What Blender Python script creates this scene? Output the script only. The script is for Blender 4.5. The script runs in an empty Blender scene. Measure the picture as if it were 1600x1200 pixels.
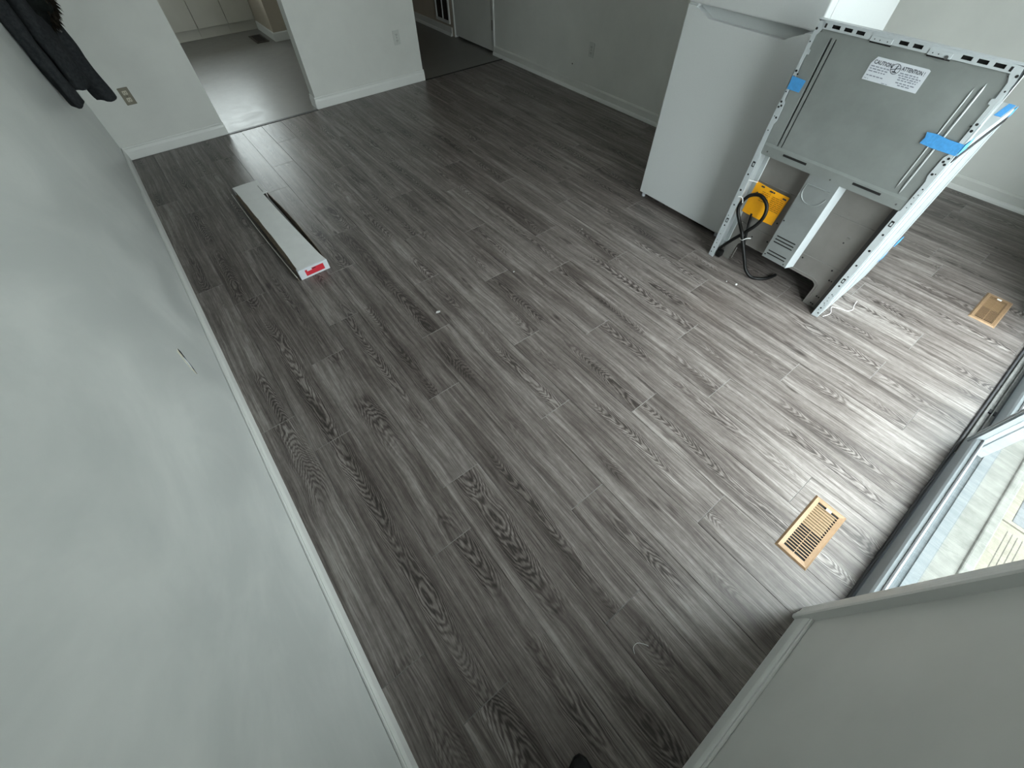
import bpy, bmesh, math, random
from mathutils import Vector, Matrix
random.seed(7)
sc = bpy.context.scene
COL = sc.collection

# ------------------------------------------------------------------ camera
H = 1.70
def make_camera():
    pit, yaw, roll = math.radians(54.488), math.radians(37.634), math.radians(-0.4916)
    fw = Vector((math.sin(yaw)*math.cos(pit), math.cos(yaw)*math.cos(pit), -math.sin(pit)))
    ri = Vector((math.cos(yaw), -math.sin(yaw), 0)); up = ri.cross(fw)
    c, s = math.cos(roll), math.sin(roll)
    r2 = c*ri + s*up; u2 = -s*ri + c*up; b = -fw
    cd = bpy.data.cameras.new('camera'); co = bpy.data.objects.new('camera', cd); COL.objects.link(co)
    cd.sensor_fit = 'HORIZONTAL'; cd.sensor_width = 36.0; cd.lens = 628.25/1600*36.0
    cd.clip_start = 0.02; cd.clip_end = 200
    M = Matrix(((r2.x, u2.x, b.x, 0), (r2.y, u2.y, b.y, 0), (r2.z, u2.z, b.z, H), (0, 0, 0, 1)))
    co.matrix_world = M
    sc.camera = co
make_camera()

# ------------------------------------------------------------------ world + exposure
W = bpy.data.worlds.new('overcast_sky'); sc.world = W; W.use_nodes = True
bg = W.node_tree.nodes['Background']
bg.inputs[0].default_value = (0.95, 0.98, 1.0, 1); # overcast sky: zenith about twice as bright as the horizon
_t = W.node_tree
_sp = _t.nodes.new('ShaderNodeSeparateXYZ'); _tc = _t.nodes.new('ShaderNodeTexCoord'); _t.links.new(_tc.outputs['Generated'], _sp.inputs[0])
_mr = _t.nodes.new('ShaderNodeMapRange'); _t.links.new(_sp.outputs[2], _mr.inputs[0])
SKY_H, SKY_Z = 3.5, 7.4
for _i, _v in enumerate((0.0, 1.0, SKY_H, SKY_Z)): _mr.inputs[1+_i].default_value = _v
_t.links.new(_mr.outputs[0], bg.inputs[1])
vs = sc.view_settings
sc.display_settings.display_device = 'sRGB'
vs.view_transform = 'Standard'; vs.look = 'None'; vs.gamma = 1.0; vs.use_curve_mapping = False
vs.exposure = 1.35

def portal(name, loc, rot, sx, sy):
    l = bpy.data.lights.new(name, 'AREA'); l.shape = 'RECTANGLE'; l.size = sx; l.size_y = sy
    l.cycles.is_portal = True
    o = bpy.data.objects.new(name, l); COL.objects.link(o); o.location = loc; o.rotation_euler = rot
    return o
portal('daylight_portal', (2.17, -0.80, 1.0), (math.radians(90), 0, 0), 2.5, 2.2)
portal('daylight_portal', (0.85, 8.95, 1.55), (math.radians(-90), 0, 0), 1.7, 1.2)

# ------------------------------------------------------------------ node helpers
class NT:
    def __init__(s, name):
        s.m = bpy.data.materials.new(name); s.m.use_nodes = True
        s.t = s.m.node_tree; s.n = s.t.nodes; s.l = s.t.links
        s.b = s.n['Principled BSDF']
    def node(s, ty, **kw):
        n = s.n.new(ty)
        for k, v in kw.items(): setattr(n, k, v)
        return n
    def put(s, sock, v):
        if hasattr(v, 'is_output') or isinstance(v, bpy.types.NodeSocket): s.l.new(v, sock)
        else: sock.default_value = v
    def math(s, op, a, b=0.0, c=0.0, clamp=False):
        n = s.node('ShaderNodeMath', operation=op); n.use_clamp = clamp
        s.put(n.inputs[0], a); s.put(n.inputs[1], b); s.put(n.inputs[2], c)
        return n.outputs[0]
    def comb(s, x, y, z):
        n = s.node('ShaderNodeCombineXYZ'); s.put(n.inputs[0], x); s.put(n.inputs[1], y); s.put(n.inputs[2], z)
        return n.outputs[0]
    def noise(s, vec, scale=1.0, detail=2.0, rough=0.5, dist=0.0):
        n = s.node('ShaderNodeTexNoise')
        s.put(n.inputs['Vector'], vec); n.inputs['Scale'].default_value = scale
        n.inputs['Detail'].default_value = detail; n.inputs['Roughness'].default_value = rough
        n.inputs['Distortion'].default_value = dist
        return n.outputs[0]
    def smooth(s, v, a, b, lo=0.0, hi=1.0):
        n = s.node('ShaderNodeMapRange', interpolation_type='SMOOTHSTEP')
        s.put(n.inputs[0], v)
        for i, q in enumerate((a, b, lo, hi)): n.inputs[1+i].default_value = q
        return n.outputs[0]
    def mix(s, f, a, b, blend='MIX'):
        n = s.node('ShaderNodeMix', data_type='RGBA', blend_type=blend)
        s.put(n.inputs[0], f); s.put(n.inputs[6], a); s.put(n.inputs[7], b)
        return n.outputs[2]
    def ramp(s, f, stops):
        n = s.node('ShaderNodeValToRGB'); e = n.color_ramp.elements
        while len(e) < len(stops): e.new(0.5)
        for i, (p, c) in enumerate(stops): e[i].position = p; e[i].color = (*c, 1)
        s.put(n.inputs[0], f); return n.outputs[0]
    def bump(s, h, strength=0.1, dist=0.01):
        n = s.node('ShaderNodeBump'); n.inputs['Strength'].default_value = strength
        n.inputs['Distance'].default_value = dist; s.put(n.inputs['Height'], h)
        s.l.new(n.outputs[0], s.b.inputs['Normal'])
    def pos(s): return s.node('ShaderNodeNewGeometry').outputs['Position']
    def objc(s): return s.node('ShaderNodeTexCoord').outputs['Object']
    def col(s, v): s.put(s.b.inputs['Base Color'], v if not isinstance(v, tuple) else (*v, 1))
    def set(s, rough=None, metal=None, spec=None):
        if rough is not None: s.put(s.b.inputs['Roughness'], rough)
        if metal is not None: s.put(s.b.inputs['Metallic'], metal)
        if spec is not None: s.put(s.b.inputs['Specular IOR Level'], spec)

def paint(name, c, rough=0.5, var=0.06, bscale=160.0, bstr=0.06, spec=0.5, vscale=2.5):
    k = NT(name); p = k.pos()
    n = k.noise(p, vscale, 4, 0.6)
    d = tuple(x*(1-var) for x in c); u = tuple(min(1, x*(1+var)) for x in c)
    k.col(k.ramp(n, [(0.3, d), (0.7, u)])); k.set(rough=rough, spec=spec)
    k.bump(k.noise(p, bscale, 2, 0.6), bstr, 0.002)
    return k.m
def simple(name, c, rough=0.5, metal=0.0, var=0.05, scale=40.0, spec=0.5, bstr=0.0):
    k = NT(name); p = k.objc(); n = k.noise(p, scale, 3, 0.6)
    d = tuple(x*(1-var) for x in c); u = tuple(min(1, x*(1+var)) for x in c)
    k.col(k.ramp(n, [(0.3, d), (0.7, u)])); k.set(rough=rough, metal=metal, spec=spec)
    if bstr: k.bump(n, bstr, 0.002)
    return k.m

def wood_plank():
    k = NT('grey_oak_laminate')
    tc = k.node('ShaderNodeTexCoord').outputs['Object']
    sp = k.node('ShaderNodeSeparateXYZ'); k.l.new(tc, sp.inputs[0]); x, y = sp.outputs[0], sp.outputs[1]
    rnd = k.node('ShaderNodeObjectInfo').outputs['Random']
    r100 = k.math('MULTIPLY', rnd, 97.0)
    r2 = k.math('FRACT', k.math('MULTIPLY', rnd, 37.7))
    r3 = k.math('FRACT', k.math('MULTIPLY', rnd, 91.3))
    # wander of the pith line
    wob = k.math('SUBTRACT', k.noise(k.comb(k.math('MULTIPLY', y, 2.2), r100, 0.0), 1.0, 2), 0.5)
    uc = k.math('ADD', k.math('SUBTRACT', x, k.math('MULTIPLY', k.math('SUBTRACT', r2, 0.5), 0.09)), k.math('MULTIPLY', wob, 0.06))
    sgn = k.math('SUBTRACT', k.math('MULTIPLY', k.math('GREATER_THAN', r3, 0.5), 2.0), 1.0)
    wig = k.noise(k.comb(k.math('MULTIPLY', x, 26.0), k.math('MULTIPLY', y, 5.0), r100), 1.0, 3, 0.6)
    r4 = k.math('FRACT', k.math('MULTIPLY', rnd, 173.9))
    curv = k.math('MULTIPLY', k.math('MULTIPLY', uc, uc), k.math('ADD', k.math('MULTIPLY', r4, 2600.0), 1100.0))
    drift = k.math('MULTIPLY', k.noise(k.comb(k.math('MULTIPLY', y, 1.7), k.math('ADD', r100, 21.0), 1.0), 1.0, 2), 22.0)
    v = k.math('ADD', k.math('ADD', k.math('MULTIPLY', k.math('MULTIPLY', y, sgn), 17.0), curv), drift)
    v = k.math('ADD', v, k.math('MULTIPLY', wig, 4.0))
    ring = k.math('PINGPONG', v, 0.5)                                # 0..0.5
    rline = k.smooth(ring, 0.0, 0.42, 0.0, 1.0)                     # dark line near 0
    au = k.math('ABSOLUTE', uc)
    mu = k.smooth(au, 0.022, 0.075, 1.0, 0.0)
    my = k.smooth(k.noise(k.comb(k.math('MULTIPLY', y, 2.0), k.math('ADD', r100, 5.0), 3.0), 1.0, 1), 0.42, 0.60)
    mask = k.math('MULTIPLY', mu, my)
    # straight grain, fine and broad
    wx = k.math('ADD', x, k.math('MULTIPLY', wob, 0.03))
    fine = k.noise(k.comb(k.math('MULTIPLY', wx, 260.0), k.math('MULTIPLY', y, 7.0), r100), 1.0, 3, 0.65)
    mid = k.noise(k.comb(k.math('MULTIPLY', wx, 75.0), k.math('MULTIPLY', y, 2.6), k.math('ADD', r100, 3.0)), 1.0, 3, 0.6)
    broad = k.noise(k.comb(k.math('MULTIPLY', wx, 24.0), k.math('MULTIPLY', y, 1.3), k.math('ADD', r100, 9.0)), 1.0, 2, 0.5, 0.3)
    blot = k.noise(k.comb(k.math('MULTIPLY', x, 60.0), k.math('MULTIPLY', y, 30.0), r100), 1.0, 3, 0.6)
    t = k.math('ADD', k.math('MULTIPLY', broad, 0.44), k.math('MULTIPLY', mid, 0.40))
    t = k.math('ADD', t, k.math('MULTIPLY', fine, 0.46))
    t = k.math('ADD', t, k.math('MULTIPLY', k.math('SUBTRACT', blot, 0.5), 0.14))
    cath = k.math('MULTIPLY', k.math('SUBTRACT', rline, 0.72), 0.27)
    t = k.math('ADD', t, k.math('MULTIPLY', cath, mask))
    t = k.math('SUBTRACT', t, k.math('MULTIPLY', mask, 0.05))
    # knots
    vor = k.node('ShaderNodeTexVoronoi'); vor.inputs['Scale'].default_value = 1.0
    k.l.new(k.comb(k.math('ADD', k.math('MULTIPLY', x, 7.0), r100), k.math('MULTIPLY', y, 2.0), r100), vor.inputs['Vector'])
    kn = k.smooth(vor.outputs['Distance'], 0.015, 0.11, 1.0, 0.0)
    t = k.math('SUBTRACT', t, k.math('MULTIPLY', k.math('MULTIPLY', kn, blot), 0.42))
    t = k.math('ADD', t, k.math('MULTIPLY', k.math('SUBTRACT', r2, 0.5), 0.05))
    c = k.ramp(t, [(0.40, PL[0]), (0.56, PL[1]), (0.68, PL[2]), (0.86, PL[3])])
    k.col(c)
    k.set(rough=k.smooth(fine, 0.3, 0.7, PLR[0], PLR[1]), spec=0.42)
    k.bump(k.math('ADD', k.math('MULTIPLY', fine, 0.6), k.math('MULTIPLY', k.math('MULTIPLY', rline, mask), 0.4)), 0.10, 0.0012)
    return k.m
PL = [(0.037, 0.030, 0.027), (0.102, 0.085, 0.078), (0.180, 0.157, 0.146), (0.36, 0.33, 0.31)]
PLR = (0.29, 0.39)

def vinyl():
    k = NT('grey_sheet_vinyl'); p = k.pos()
    n = k.noise(p, 9.0, 5, 0.65, 0.6); n2 = k.noise(p, 55.0, 3, 0.6)
    t = k.math('ADD', k.math('MULTIPLY', n, 0.65), k.math('MULTIPLY', n2, 0.35))
    k.col(k.ramp(t, [(0.3, (0.165, 0.16, 0.15)), (0.7, (0.205, 0.20, 0.188))]))
    k.set(rough=k.smooth(n, 0.35, 0.65, 0.33, 0.40), spec=0.6); k.bump(t, 0.05, 0.002)
    return k.m
def steel(name, c, rough, scale=60.0, metal=0.85):
    k = NT(name); p = k.objc()
    vo = k.node('ShaderNodeTexVoronoi'); vo.inputs['Scale'].default_value = scale; k.l.new(p, vo.inputs['Vector'])
    n = k.noise(p, 5.0, 4, 0.6)
    t = k.math('ADD', k.math('MULTIPLY', vo.outputs['Color'], 0.04), k.math('MULTIPLY', n, 0.94))
    d = tuple(x*0.88 for x in c); u = tuple(min(1, x*1.12) for x in c)
    k.col(k.ramp(t, [(0.3, d), (0.7, u)])); k.set(rough=k.smooth(n, 0.3, 0.7, rough*0.9, rough*1.15), metal=metal)
    return k.m
def glass(name):
    k = NT(name); k.n.remove(k.b)
    out = [n for n in k.n if n.type == 'OUTPUT_MATERIAL'][0]
    tr = k.node('ShaderNodeBsdfTransparent'); tr.inputs[0].default_value = (0.93, 0.97, 0.96, 1)
    gl = k.node('ShaderNodeBsdfGlossy'); gl.inputs['Roughness'].default_value = 0.02
    lw = k.node('ShaderNodeLayerWeight'); lw.inputs[0].default_value = 0.5
    fz = k.math('ADD', k.math('MULTIPLY', k.math('POWER', lw.outputs['Facing'], 5.0), 0.8), 0.04)
    mx = k.node('ShaderNodeMixShader')
    k.l.new(fz, mx.inputs[0]); k.l.new(tr.outputs[0], mx.inputs[1]); k.l.new(gl.outputs[0], mx.inputs[2])
    k.l.new(mx.outputs[0], out.inputs[0])
    return k.m
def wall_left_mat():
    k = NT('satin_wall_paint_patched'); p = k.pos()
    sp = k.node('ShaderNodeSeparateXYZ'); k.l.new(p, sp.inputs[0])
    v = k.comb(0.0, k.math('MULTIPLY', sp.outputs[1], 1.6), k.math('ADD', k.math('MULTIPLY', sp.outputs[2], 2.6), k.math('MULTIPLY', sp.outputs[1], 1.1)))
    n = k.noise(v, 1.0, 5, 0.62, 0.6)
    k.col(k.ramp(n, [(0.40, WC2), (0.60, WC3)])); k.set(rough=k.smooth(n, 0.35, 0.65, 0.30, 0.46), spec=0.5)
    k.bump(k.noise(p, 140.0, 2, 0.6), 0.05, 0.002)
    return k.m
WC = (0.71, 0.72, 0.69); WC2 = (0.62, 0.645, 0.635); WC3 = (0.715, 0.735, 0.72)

M = dict(
    plank=wood_plank(), plank_edge=simple('pale_plank_edge', (0.30, 0.285, 0.27), 0.6, var=0.3, scale=25), vinyl=vinyl(), wall=paint('eggshell_wall_paint', WC, 0.5, 0.05), wall_left=wall_left_mat(),
    trim=paint('white_trim_paint', (0.80, 0.81, 0.79), 0.4, 0.03), ceil=paint('ceiling_paint', (0.88, 0.88, 0.86), 0.8),
    hallwall=paint('warm_hall_paint', (0.50, 0.44, 0.36), 0.6), cab=paint('cream_cabinet_paint', (0.60, 0.58, 0.52), 0.45),
    counter=simple('laminate_worktop', (0.25, 0.24, 0.22), 0.3), subfloor=simple('dark_underlay', (0.02, 0.02, 0.02), 0.9),
    black=simple('black_gap', (0.006, 0.006, 0.006), 0.8), darkstrip=simple('dark_transition_strip', (0.012, 0.011, 0.011), 0.5),
    vinylframe=simple('white_pvc_frame', (0.38, 0.415, 0.44), 0.35, var=0.03), alu=simple('grey_aluminium_track', (0.22, 0.22, 0.21), 0.5, 0.3, var=0.3, scale=25),
    sill_in=simple('blue_grey_sill', (0.075, 0.088, 0.095), 0.6, spec=0.2), sill_out=simple('pale_blue_sill', (0.095, 0.108, 0.114), 0.6, spec=0.2), seal=simple('black_rubber_seal', (0.01, 0.01, 0.012), 0.6), lipgrey=simple('dark_grey_sill_lip', (0.05, 0.05, 0.055), 0.5),
    glass=glass('clear_window_glass'), concrete=simple('pale_concrete', (0.115, 0.117, 0.106), 0.9, var=0.22, scale=22, bstr=0.03),
    beige=simple('beige_decking', (0.128, 0.118, 0.092), 0.85, var=0.12, scale=60), groove=simple('groove_shadow', (0.04, 0.036, 0.03), 0.9),
    mat=simple('blue_grey_mat', (0.085, 0.092, 0.098), 0.95, var=0.2, scale=80), ground=simple('outdoor_paving', (0.45, 0.44, 0.42), 0.95, var=0.2, scale=3),
    fridge=simple('white_fridge_enamel', (0.70, 0.725, 0.73), 0.32, var=0.02, scale=250, bstr=0.03), gasket=simple('grey_gasket', (0.10, 0.10, 0.10), 0.7),
    enamel=simple('white_stove_enamel', (0.47, 0.505, 0.525), 0.3, var=0.03), side_dimmed=simple('white_enamel_dimmed_sides', (0.33, 0.36, 0.375), 0.4, var=0.03), galv=steel('galvanised_steel', (0.275, 0.295, 0.288), 0.42, metal=0.35),
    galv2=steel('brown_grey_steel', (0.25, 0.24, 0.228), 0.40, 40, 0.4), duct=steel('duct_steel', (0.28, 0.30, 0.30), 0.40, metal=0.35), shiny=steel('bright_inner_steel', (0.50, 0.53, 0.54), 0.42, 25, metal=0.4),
    darksteel=steel('dark_channel_steel', (0.12, 0.12, 0.12), 0.5, metal=0.3), hole=simple('screw_black', (0.008, 0.008, 0.008), 0.6),
    tape=simple('blue_painters_tape', (0.06, 0.30, 0.66), 0.7, var=0.12, scale=90), label=simple('white_label_paper', (0.62, 0.65, 0.70), 0.6, var=0.02), ink=simple('dark_print_ink', (0.02, 0.025, 0.04), 0.7),
    greyink=simple('grey_print_ink', (0.22, 0.24, 0.29), 0.7), yellow=simple('yellow_tag_card', (1.0, 0.43, 0.006), 0.55, var=0.06, scale=30), yink=simple('brown_print', (0.42, 0.19, 0.005), 0.7),
    cord=simple('black_power_cord', (0.006, 0.006, 0.006), 0.45, spec=0.25), wire=simple('white_twist_tie', (0.7, 0.7, 0.7), 0.5), blackglass=simple('black_cooktop_glass', (0.008, 0.008, 0.01), 0.12),
    vent=simple('tan_enamel_vent', (0.29, 0.185, 0.105), 0.35, 0.25, var=0.10, scale=60), ventd=simple('tan_damper_plate', (0.22, 0.155, 0.085), 0.45, 0.2), brown=simple('dark_brown_register', (0.03, 0.022, 0.018), 0.5),
    card=simple('white_box_card', (0.84, 0.85, 0.85), 0.6, var=0.03, scale=12), kraft=simple('brown_torn_card', (0.26, 0.21, 0.16), 0.85, var=0.25, scale=60), red=simple('red_box_label', (0.60, 0.025, 0.045), 0.5),
    jacket=simple('charcoal_fleece', (0.032, 0.035, 0.038), 0.95, var=0.3, scale=60, spec=0.1, bstr=0.4), fur=simple('black_fur_lining', (0.010, 0.012, 0.011), 0.95, var=0.4, scale=60, spec=0.1, bstr=0.5), fur2=simple('brown_fur_tufts', (0.020, 0.016, 0.012), 0.95, var=0.4, scale=60, spec=0.1),
    plate=simple('tan_outlet_plate', (0.24, 0.22, 0.17), 0.4, var=0.05), recep=simple('cream_receptacle', (0.62, 0.58, 0.48), 0.4), wplate=simple('painted_outlet_plate', (0.60, 0.62, 0.59), 0.4, var=0.03), brass=simple('old_brass_hinge', (0.07, 0.06, 0.04), 0.4, 0.7),
    plaster=simple('exposed_plaster', (0.70, 0.67, 0.56), 0.9, var=0.2, scale=120), shoe=simple('black_shoe_leather', (0.004, 0.004, 0.004), 0.6), grille_in=simple('duct_interior', (0.02, 0.014, 0.008), 0.9), hook=simple('metal_hook', (0.4, 0.4, 0.4), 0.3, 0.9),
)

# ------------------------------------------------------------------ geometry helpers
def bmn(): return bmesh.new()
def box(bm, x0, x1, y0, y1, z0, z1):
    vs_ = [bm.verts.new((x, y, z)) for z in (z0, z1) for y in (y0, y1) for x in (x0, x1)]
    for f in ((0, 2, 3, 1), (4, 5, 7, 6), (0, 1, 5, 4), (2, 6, 7, 3), (0, 4, 6, 2), (1, 3, 7, 5)):
        bm.faces.new([vs_[i] for i in f])
    return bm
def B(x0, x1, y0, y1, z0, z1, bev=0.0, seg=2):
    bm = bmn(); box(bm, min(x0, x1), max(x0, x1), min(y0, y1), max(y0, y1), min(z0, z1), max(z0, z1))
    if bev: bmesh.ops.bevel(bm, geom=bm.edges[:], offset=bev, segments=seg, affect='EDGES', profile=0.5)
    return bm
def prism(bm, pts, axis, a0, a1):
    """extrude a 2D outline (other two axes, in order) along axis 'x','y','z'"""
    def P(p, a):
        return {'x': (a, p[0], p[1]), 'y': (p[0], a, p[1]), 'z': (p[0], p[1], a)}[axis]
    lo = [bm.verts.new(P(p, a0)) for p in pts]; hi = [bm.verts.new(P(p, a1)) for p in pts]
    n = len(pts)
    f1 = bm.faces.new(lo); f2 = bm.faces.new(hi)
    for i in range(n): bm.faces.new((lo[i], lo[(i+1) % n], hi[(i+1) % n], hi[i]))
    bmesh.ops.recalc_face_normals(bm, faces=bm.faces[:])
    return bm
def tube(bm, pts, r, sides=8, cap=True, flat=1.0):
    rings = []; n = len(pts); pts = [Vector(p) for p in pts]
    rs = r if isinstance(r, (list, tuple)) else [r]*n
    prev = None
    for i, p in enumerate(pts):
        t = (pts[min(i+1, n-1)] - pts[max(i-1, 0)]).normalized()
        a = prev if prev is not None else (Vector((0, 0, 1)) if abs(t.z) < 0.9 else Vector((1, 0, 0)))
        u = (a - t*a.dot(t)).normalized(); w = t.cross(u); prev = u
        rings.append([bm.verts.new(p + rs[i]*(math.cos(2*math.pi*k/sides)*u + flat*math.sin(2*math.pi*k/sides)*w)) for k in range(sides)])
    for i in range(n-1):
        for k in range(sides):
            bm.faces.new((rings[i][k], rings[i][(k+1) % sides], rings[i+1][(k+1) % sides], rings[i+1][k]))
    if cap: bm.faces.new(rings[0]); bm.faces.new(rings[-1])
    bmesh.ops.recalc_face_normals(bm, faces=bm.faces[:])
    return bm
def smooth_path(pts, n=6):
    P = [Vector(p) for p in pts]; out = []
    for i in range(len(P)-1):
        p0, p1, p2, p3 = P[max(i-1, 0)], P[i], P[i+1], P[min(i+2, len(P)-1)]
        for k in range(n):
            t = k/n
            out.append(0.5*((2*p1) + (p2-p0)*t + (2*p0-5*p1+4*p2-p3)*t*t + (3*p1-p0-3*p2+p3)*t**3))
    out.append(P[-1]); return out
def disc(bm, c, r, axis, h, sides=10):
    pts = [(math.cos(2*math.pi*k/sides)*r, math.sin(2*math.pi*k/sides)*r) for k in range(sides)]
    if axis == 'x': return prism(bm, [(c[1]+a, c[2]+b) for a, b in pts], 'x', c[0], c[0]+h)
    if axis == 'y': return prism(bm, [(c[0]+a, c[2]+b) for a, b in pts], 'y', c[1], c[1]+h)
    return prism(bm, [(c[0]+a, c[1]+b) for a, b in pts], 'z', c[2], c[2]+h)
def wloc(o):
    v = Vector((0, 0, 0))
    while o is not None: v = v + o.location; o = o.parent
    return v
def obj(name, bm, mat, parent=None, smooth=False, origin=None):
    me = bpy.data.meshes.new(name)
    bb = [v.co for v in bm.verts]
    if origin is None:
        lo = Vector((min(c.x for c in bb), min(c.y for c in bb), min(c.z for c in bb))); hi = Vector((max(c.x for c in bb), max(c.y for c in bb), max(c.z for c in bb)))
        c = (lo+hi)/2; c.z = lo.z
    else: c = Vector(origin)
    for v in bm.verts: v.co -= c
    bmesh.ops.recalc_face_normals(bm, faces=bm.faces[:])
    bm.to_mesh(me); bm.free()
    if smooth: me.polygons.foreach_set('use_smooth', [True]*len(me.polygons))
    me.materials.append(M[mat] if isinstance(mat, str) else mat)
    o = bpy.data.objects.new(name, me); COL.objects.link(o)
    o.location = c - (wloc(parent) if parent else Vector((0, 0, 0)))
    if parent: o.parent = parent
    return o
def shade_auto(o, ang=40):
    me = o.data
    me.polygons.foreach_set('use_smooth', [True]*len(me.polygons))
    bm = bmesh.new(); bm.from_mesh(me)
    for e in bm.edges:
        e.smooth = len(e.link_faces) == 2 and e.calc_face_angle(0) < math.radians(ang)
    bm.to_mesh(me); bm.free()
def tag(o, label, cat, group=None, kind=None):
    o['label'] = label; o['category'] = cat
    if group: o['group'] = group
    if kind: o['kind'] = kind
    return o
def thing(name, label, cat, loc, group=None):
    o = bpy.data.objects.new(name, None); COL.objects.link(o); o.location = loc; o.empty_display_size = 0.1
    return tag(o, label, cat, group)
def struct(name, bm, mat, label, cat='wall'):
    o = obj(name, bm, mat); tag(o, label, cat, kind='structure'); return o
def text_bm(body, size, mapf, sx=1.0, weight=0.0):
    cu = bpy.data.curves.new('lettering', 'FONT'); cu.body = body; cu.size = size; cu.align_x = 'LEFT'; cu.resolution_u = 2; cu.offset = weight
    ob = bpy.data.objects.new('lettering', cu); COL.objects.link(ob)
    dg = bpy.context.evaluated_depsgraph_get(); me = bpy.data.meshes.new_from_object(ob.evaluated_get(dg))
    bm = bmn(); bm.from_mesh(me)
    bpy.data.objects.remove(ob); bpy.data.curves.remove(cu); bpy.data.meshes.remove(me)
    for v in bm.verts: v.co = Vector(mapf(v.co.x*sx, v.co.y))
    return bm

# ------------------------------------------------------------------ structure: walls, ceiling
ZC = 2.44
struct('wall_left', B(-0.52, -0.40, -0.74, 4.90, 0, ZC), 'wall_left', 'long pale grey satin wall on the left with a chipped spot')
struct('wall_back', B(-1.32, 0.425, 4.905, 5.035, 0, ZC), 'wall', 'pale back wall with tan outlet left of the kitchen opening')
struct('wall_middle', B(1.317, 2.565, 4.905, 5.035, 0, ZC), 'wall', 'short pale wall between the kitchen opening and the hallway')
bm = bmn(); box(bm, 0.425, 1.317, 4.905, 5.035, 2.08, ZC); box(bm, 2.565, 3.69, 4.905, 5.035, 2.08, ZC)
struct('wall_header', bm, 'wall', 'wall strip above the two openings in the back wall')
struct('wall_far', B(3.69, 3.81, 2.0, 5.085, 0, ZC), 'wall', 'grey wall with white outlet to the left of the fridge')
struct('wall_hall', B(3.69, 3.81, 5.99, 7.42, 0, ZC), 'hallwall', 'beige hallway wall holding the tall return air grille')
struct('wall_door_header', B(3.69, 3.81, 5.085, 5.99, 2.05, ZC), 'wall', 'wall strip above the hallway door')
struct('wall_recess', B(4.65, 4.77, -0.74, 2.12, 0, ZC), 'wall', 'grey wall behind the stove at the right')
struct('wall_jog', B(3.81, 4.65, 2.0, 2.12, 0, ZC), 'wall', 'short wall stepping back behind the fridge')
bm = bmn(); box(bm, -0.40, 0.957, -0.74, -0.526, 0, ZC)
struct('wall_near', bm, 'wall', 'grey wall in the lower right corner beside the sliding door')
struct('wall_near_right', B(3.385, 4.65, -0.74, -0.526, 0, ZC), 'wall', 'wall to the right of the sliding door')
struct('wall_near_header', B(0.957, 3.385, -0.74, -0.526, 2.06, ZC), 'wall', 'wall strip above the sliding door')
struct('ceiling', B(-1.32, 4.77, -0.74, 8.86, ZC, ZC+0.1), 'ceil', 'flat white ceiling', 'ceiling')
# kitchen + hall shell
bm = bmn()
for a in ((-1.2, 0.15, 0, ZC), (1.55, 2.45, 0, ZC)): box(bm, a[0], a[1], 8.72, 8.84, a[2], a[3])
box(bm, 0.15, 1.55, 8.72, 8.84, 0, 1.02); box(bm, 0.15, 1.55, 8.72, 8.84, 2.10, ZC)
struct('wall_kitchen', bm, 'wall', 'kitchen rear wall with window above the cabinets')
struct('wall_kitchen_left', B(-1.32, -1.2, 5.035, 8.84, 0, ZC), 'wall', 'left wall of the kitchen')
struct('wall_kitchen_right', B(1.735, 2.45, 7.335, 8.72, 0, ZC), 'hallwall', 'beige kitchen wall beside the cream cabinets')
struct('wall_partition', B(2.45, 2.565, 5.035, 8.84, 0, ZC), 'hallwall', 'partition between kitchen and hallway')
struct('wall_hall_end', B(2.565, 3.81, 7.42, 7.54, 0, ZC), 'hallwall', 'end wall of the hallway')

# baseboards: profile given as (distance out of the wall, height)
BP = [(0, 0), (0.016, 0), (0.016, 0.062), (0.013, 0.074), (0.010, 0.080), (0.010, 0.085), (0.004, 0.0855), (0.004, 0.0885), (0.009, 0.089), (0.009, 0.095), (0.0075, 0.0985), (0.0032, 0.0985), (0.0028, 0.0945), (0, 0.0945)]
def baseboard(name, wall, out, axis, a0, a1, label, prof=BP, shoe=False):
    bm = bmn(); prism(bm, [(wall+out*d, z) for d, z in prof], axis, a0, a1) if axis == 'y' else prism(bm, [(wall+out*d, z) for d, z in prof], axis, a0, a1)
    o = obj(name, bm, 'wall' if shoe else 'trim'); tag(o, label, 'baseboard', kind='structure')
    if shoe:
        bm = bmn(); q = [(0.016, 0), (0.030, 0), (0.029, 0.014), (0.025, 0.025), (0.020, 0.030), (0.016, 0.031)]
        prism(bm, [(wall+out*d, z) for d, z in q], axis, a0, a1)
        obj('shoe_moulding', bm, 'trim', o)
    return o
# for axis 'y' outlines are (x,z); for axis 'x' outlines are (y,z)
baseboard('baseboard_left', -0.40, 1, 'y', -0.52, 4.905, 'long white baseboard along the left wall')
baseboard('baseboard_back', 4.905, -1, 'x', -0.40, 0.43, 'white baseboard below the tan outlet')
baseboard('baseboard_middle', 4.905, -1, 'x', 1.305, 2.572, 'white baseboard on the short wall between the openings')
baseboard('baseboard_middle_return', 1.317, -1, 'y', 4.892, 5.035, 'short baseboard return on the kitchen opening jamb')
BP2 = [(0, 0), (0.013, 0), (0.013, 0.080), (0.006, 0.092), (0, 0.092)]
baseboard('baseboard_far', 3.69, -1, 'y', 2.0, 5.085, 'baseboard with light shoe moulding along the wall by the fridge', BP2, True)
baseboard('baseboard_recess', 4.65, -1, 'y', -0.526, 2.0, 'baseboard along the wall behind the stove', BP2, True)
baseboard('baseboard_near', -0.526, 1, 'x', -0.384, 0.902, 'baseboard of the lower right wall')
baseboard('baseboard_near_right', -0.526, 1, 'x', 3.45, 4.62, 'baseboard right of the sliding door')
baseboard('baseboard_hall', 3.69, -1, 'y', 6.03, 7.42, 'low baseboard in the hallway', BP2, True)
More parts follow.
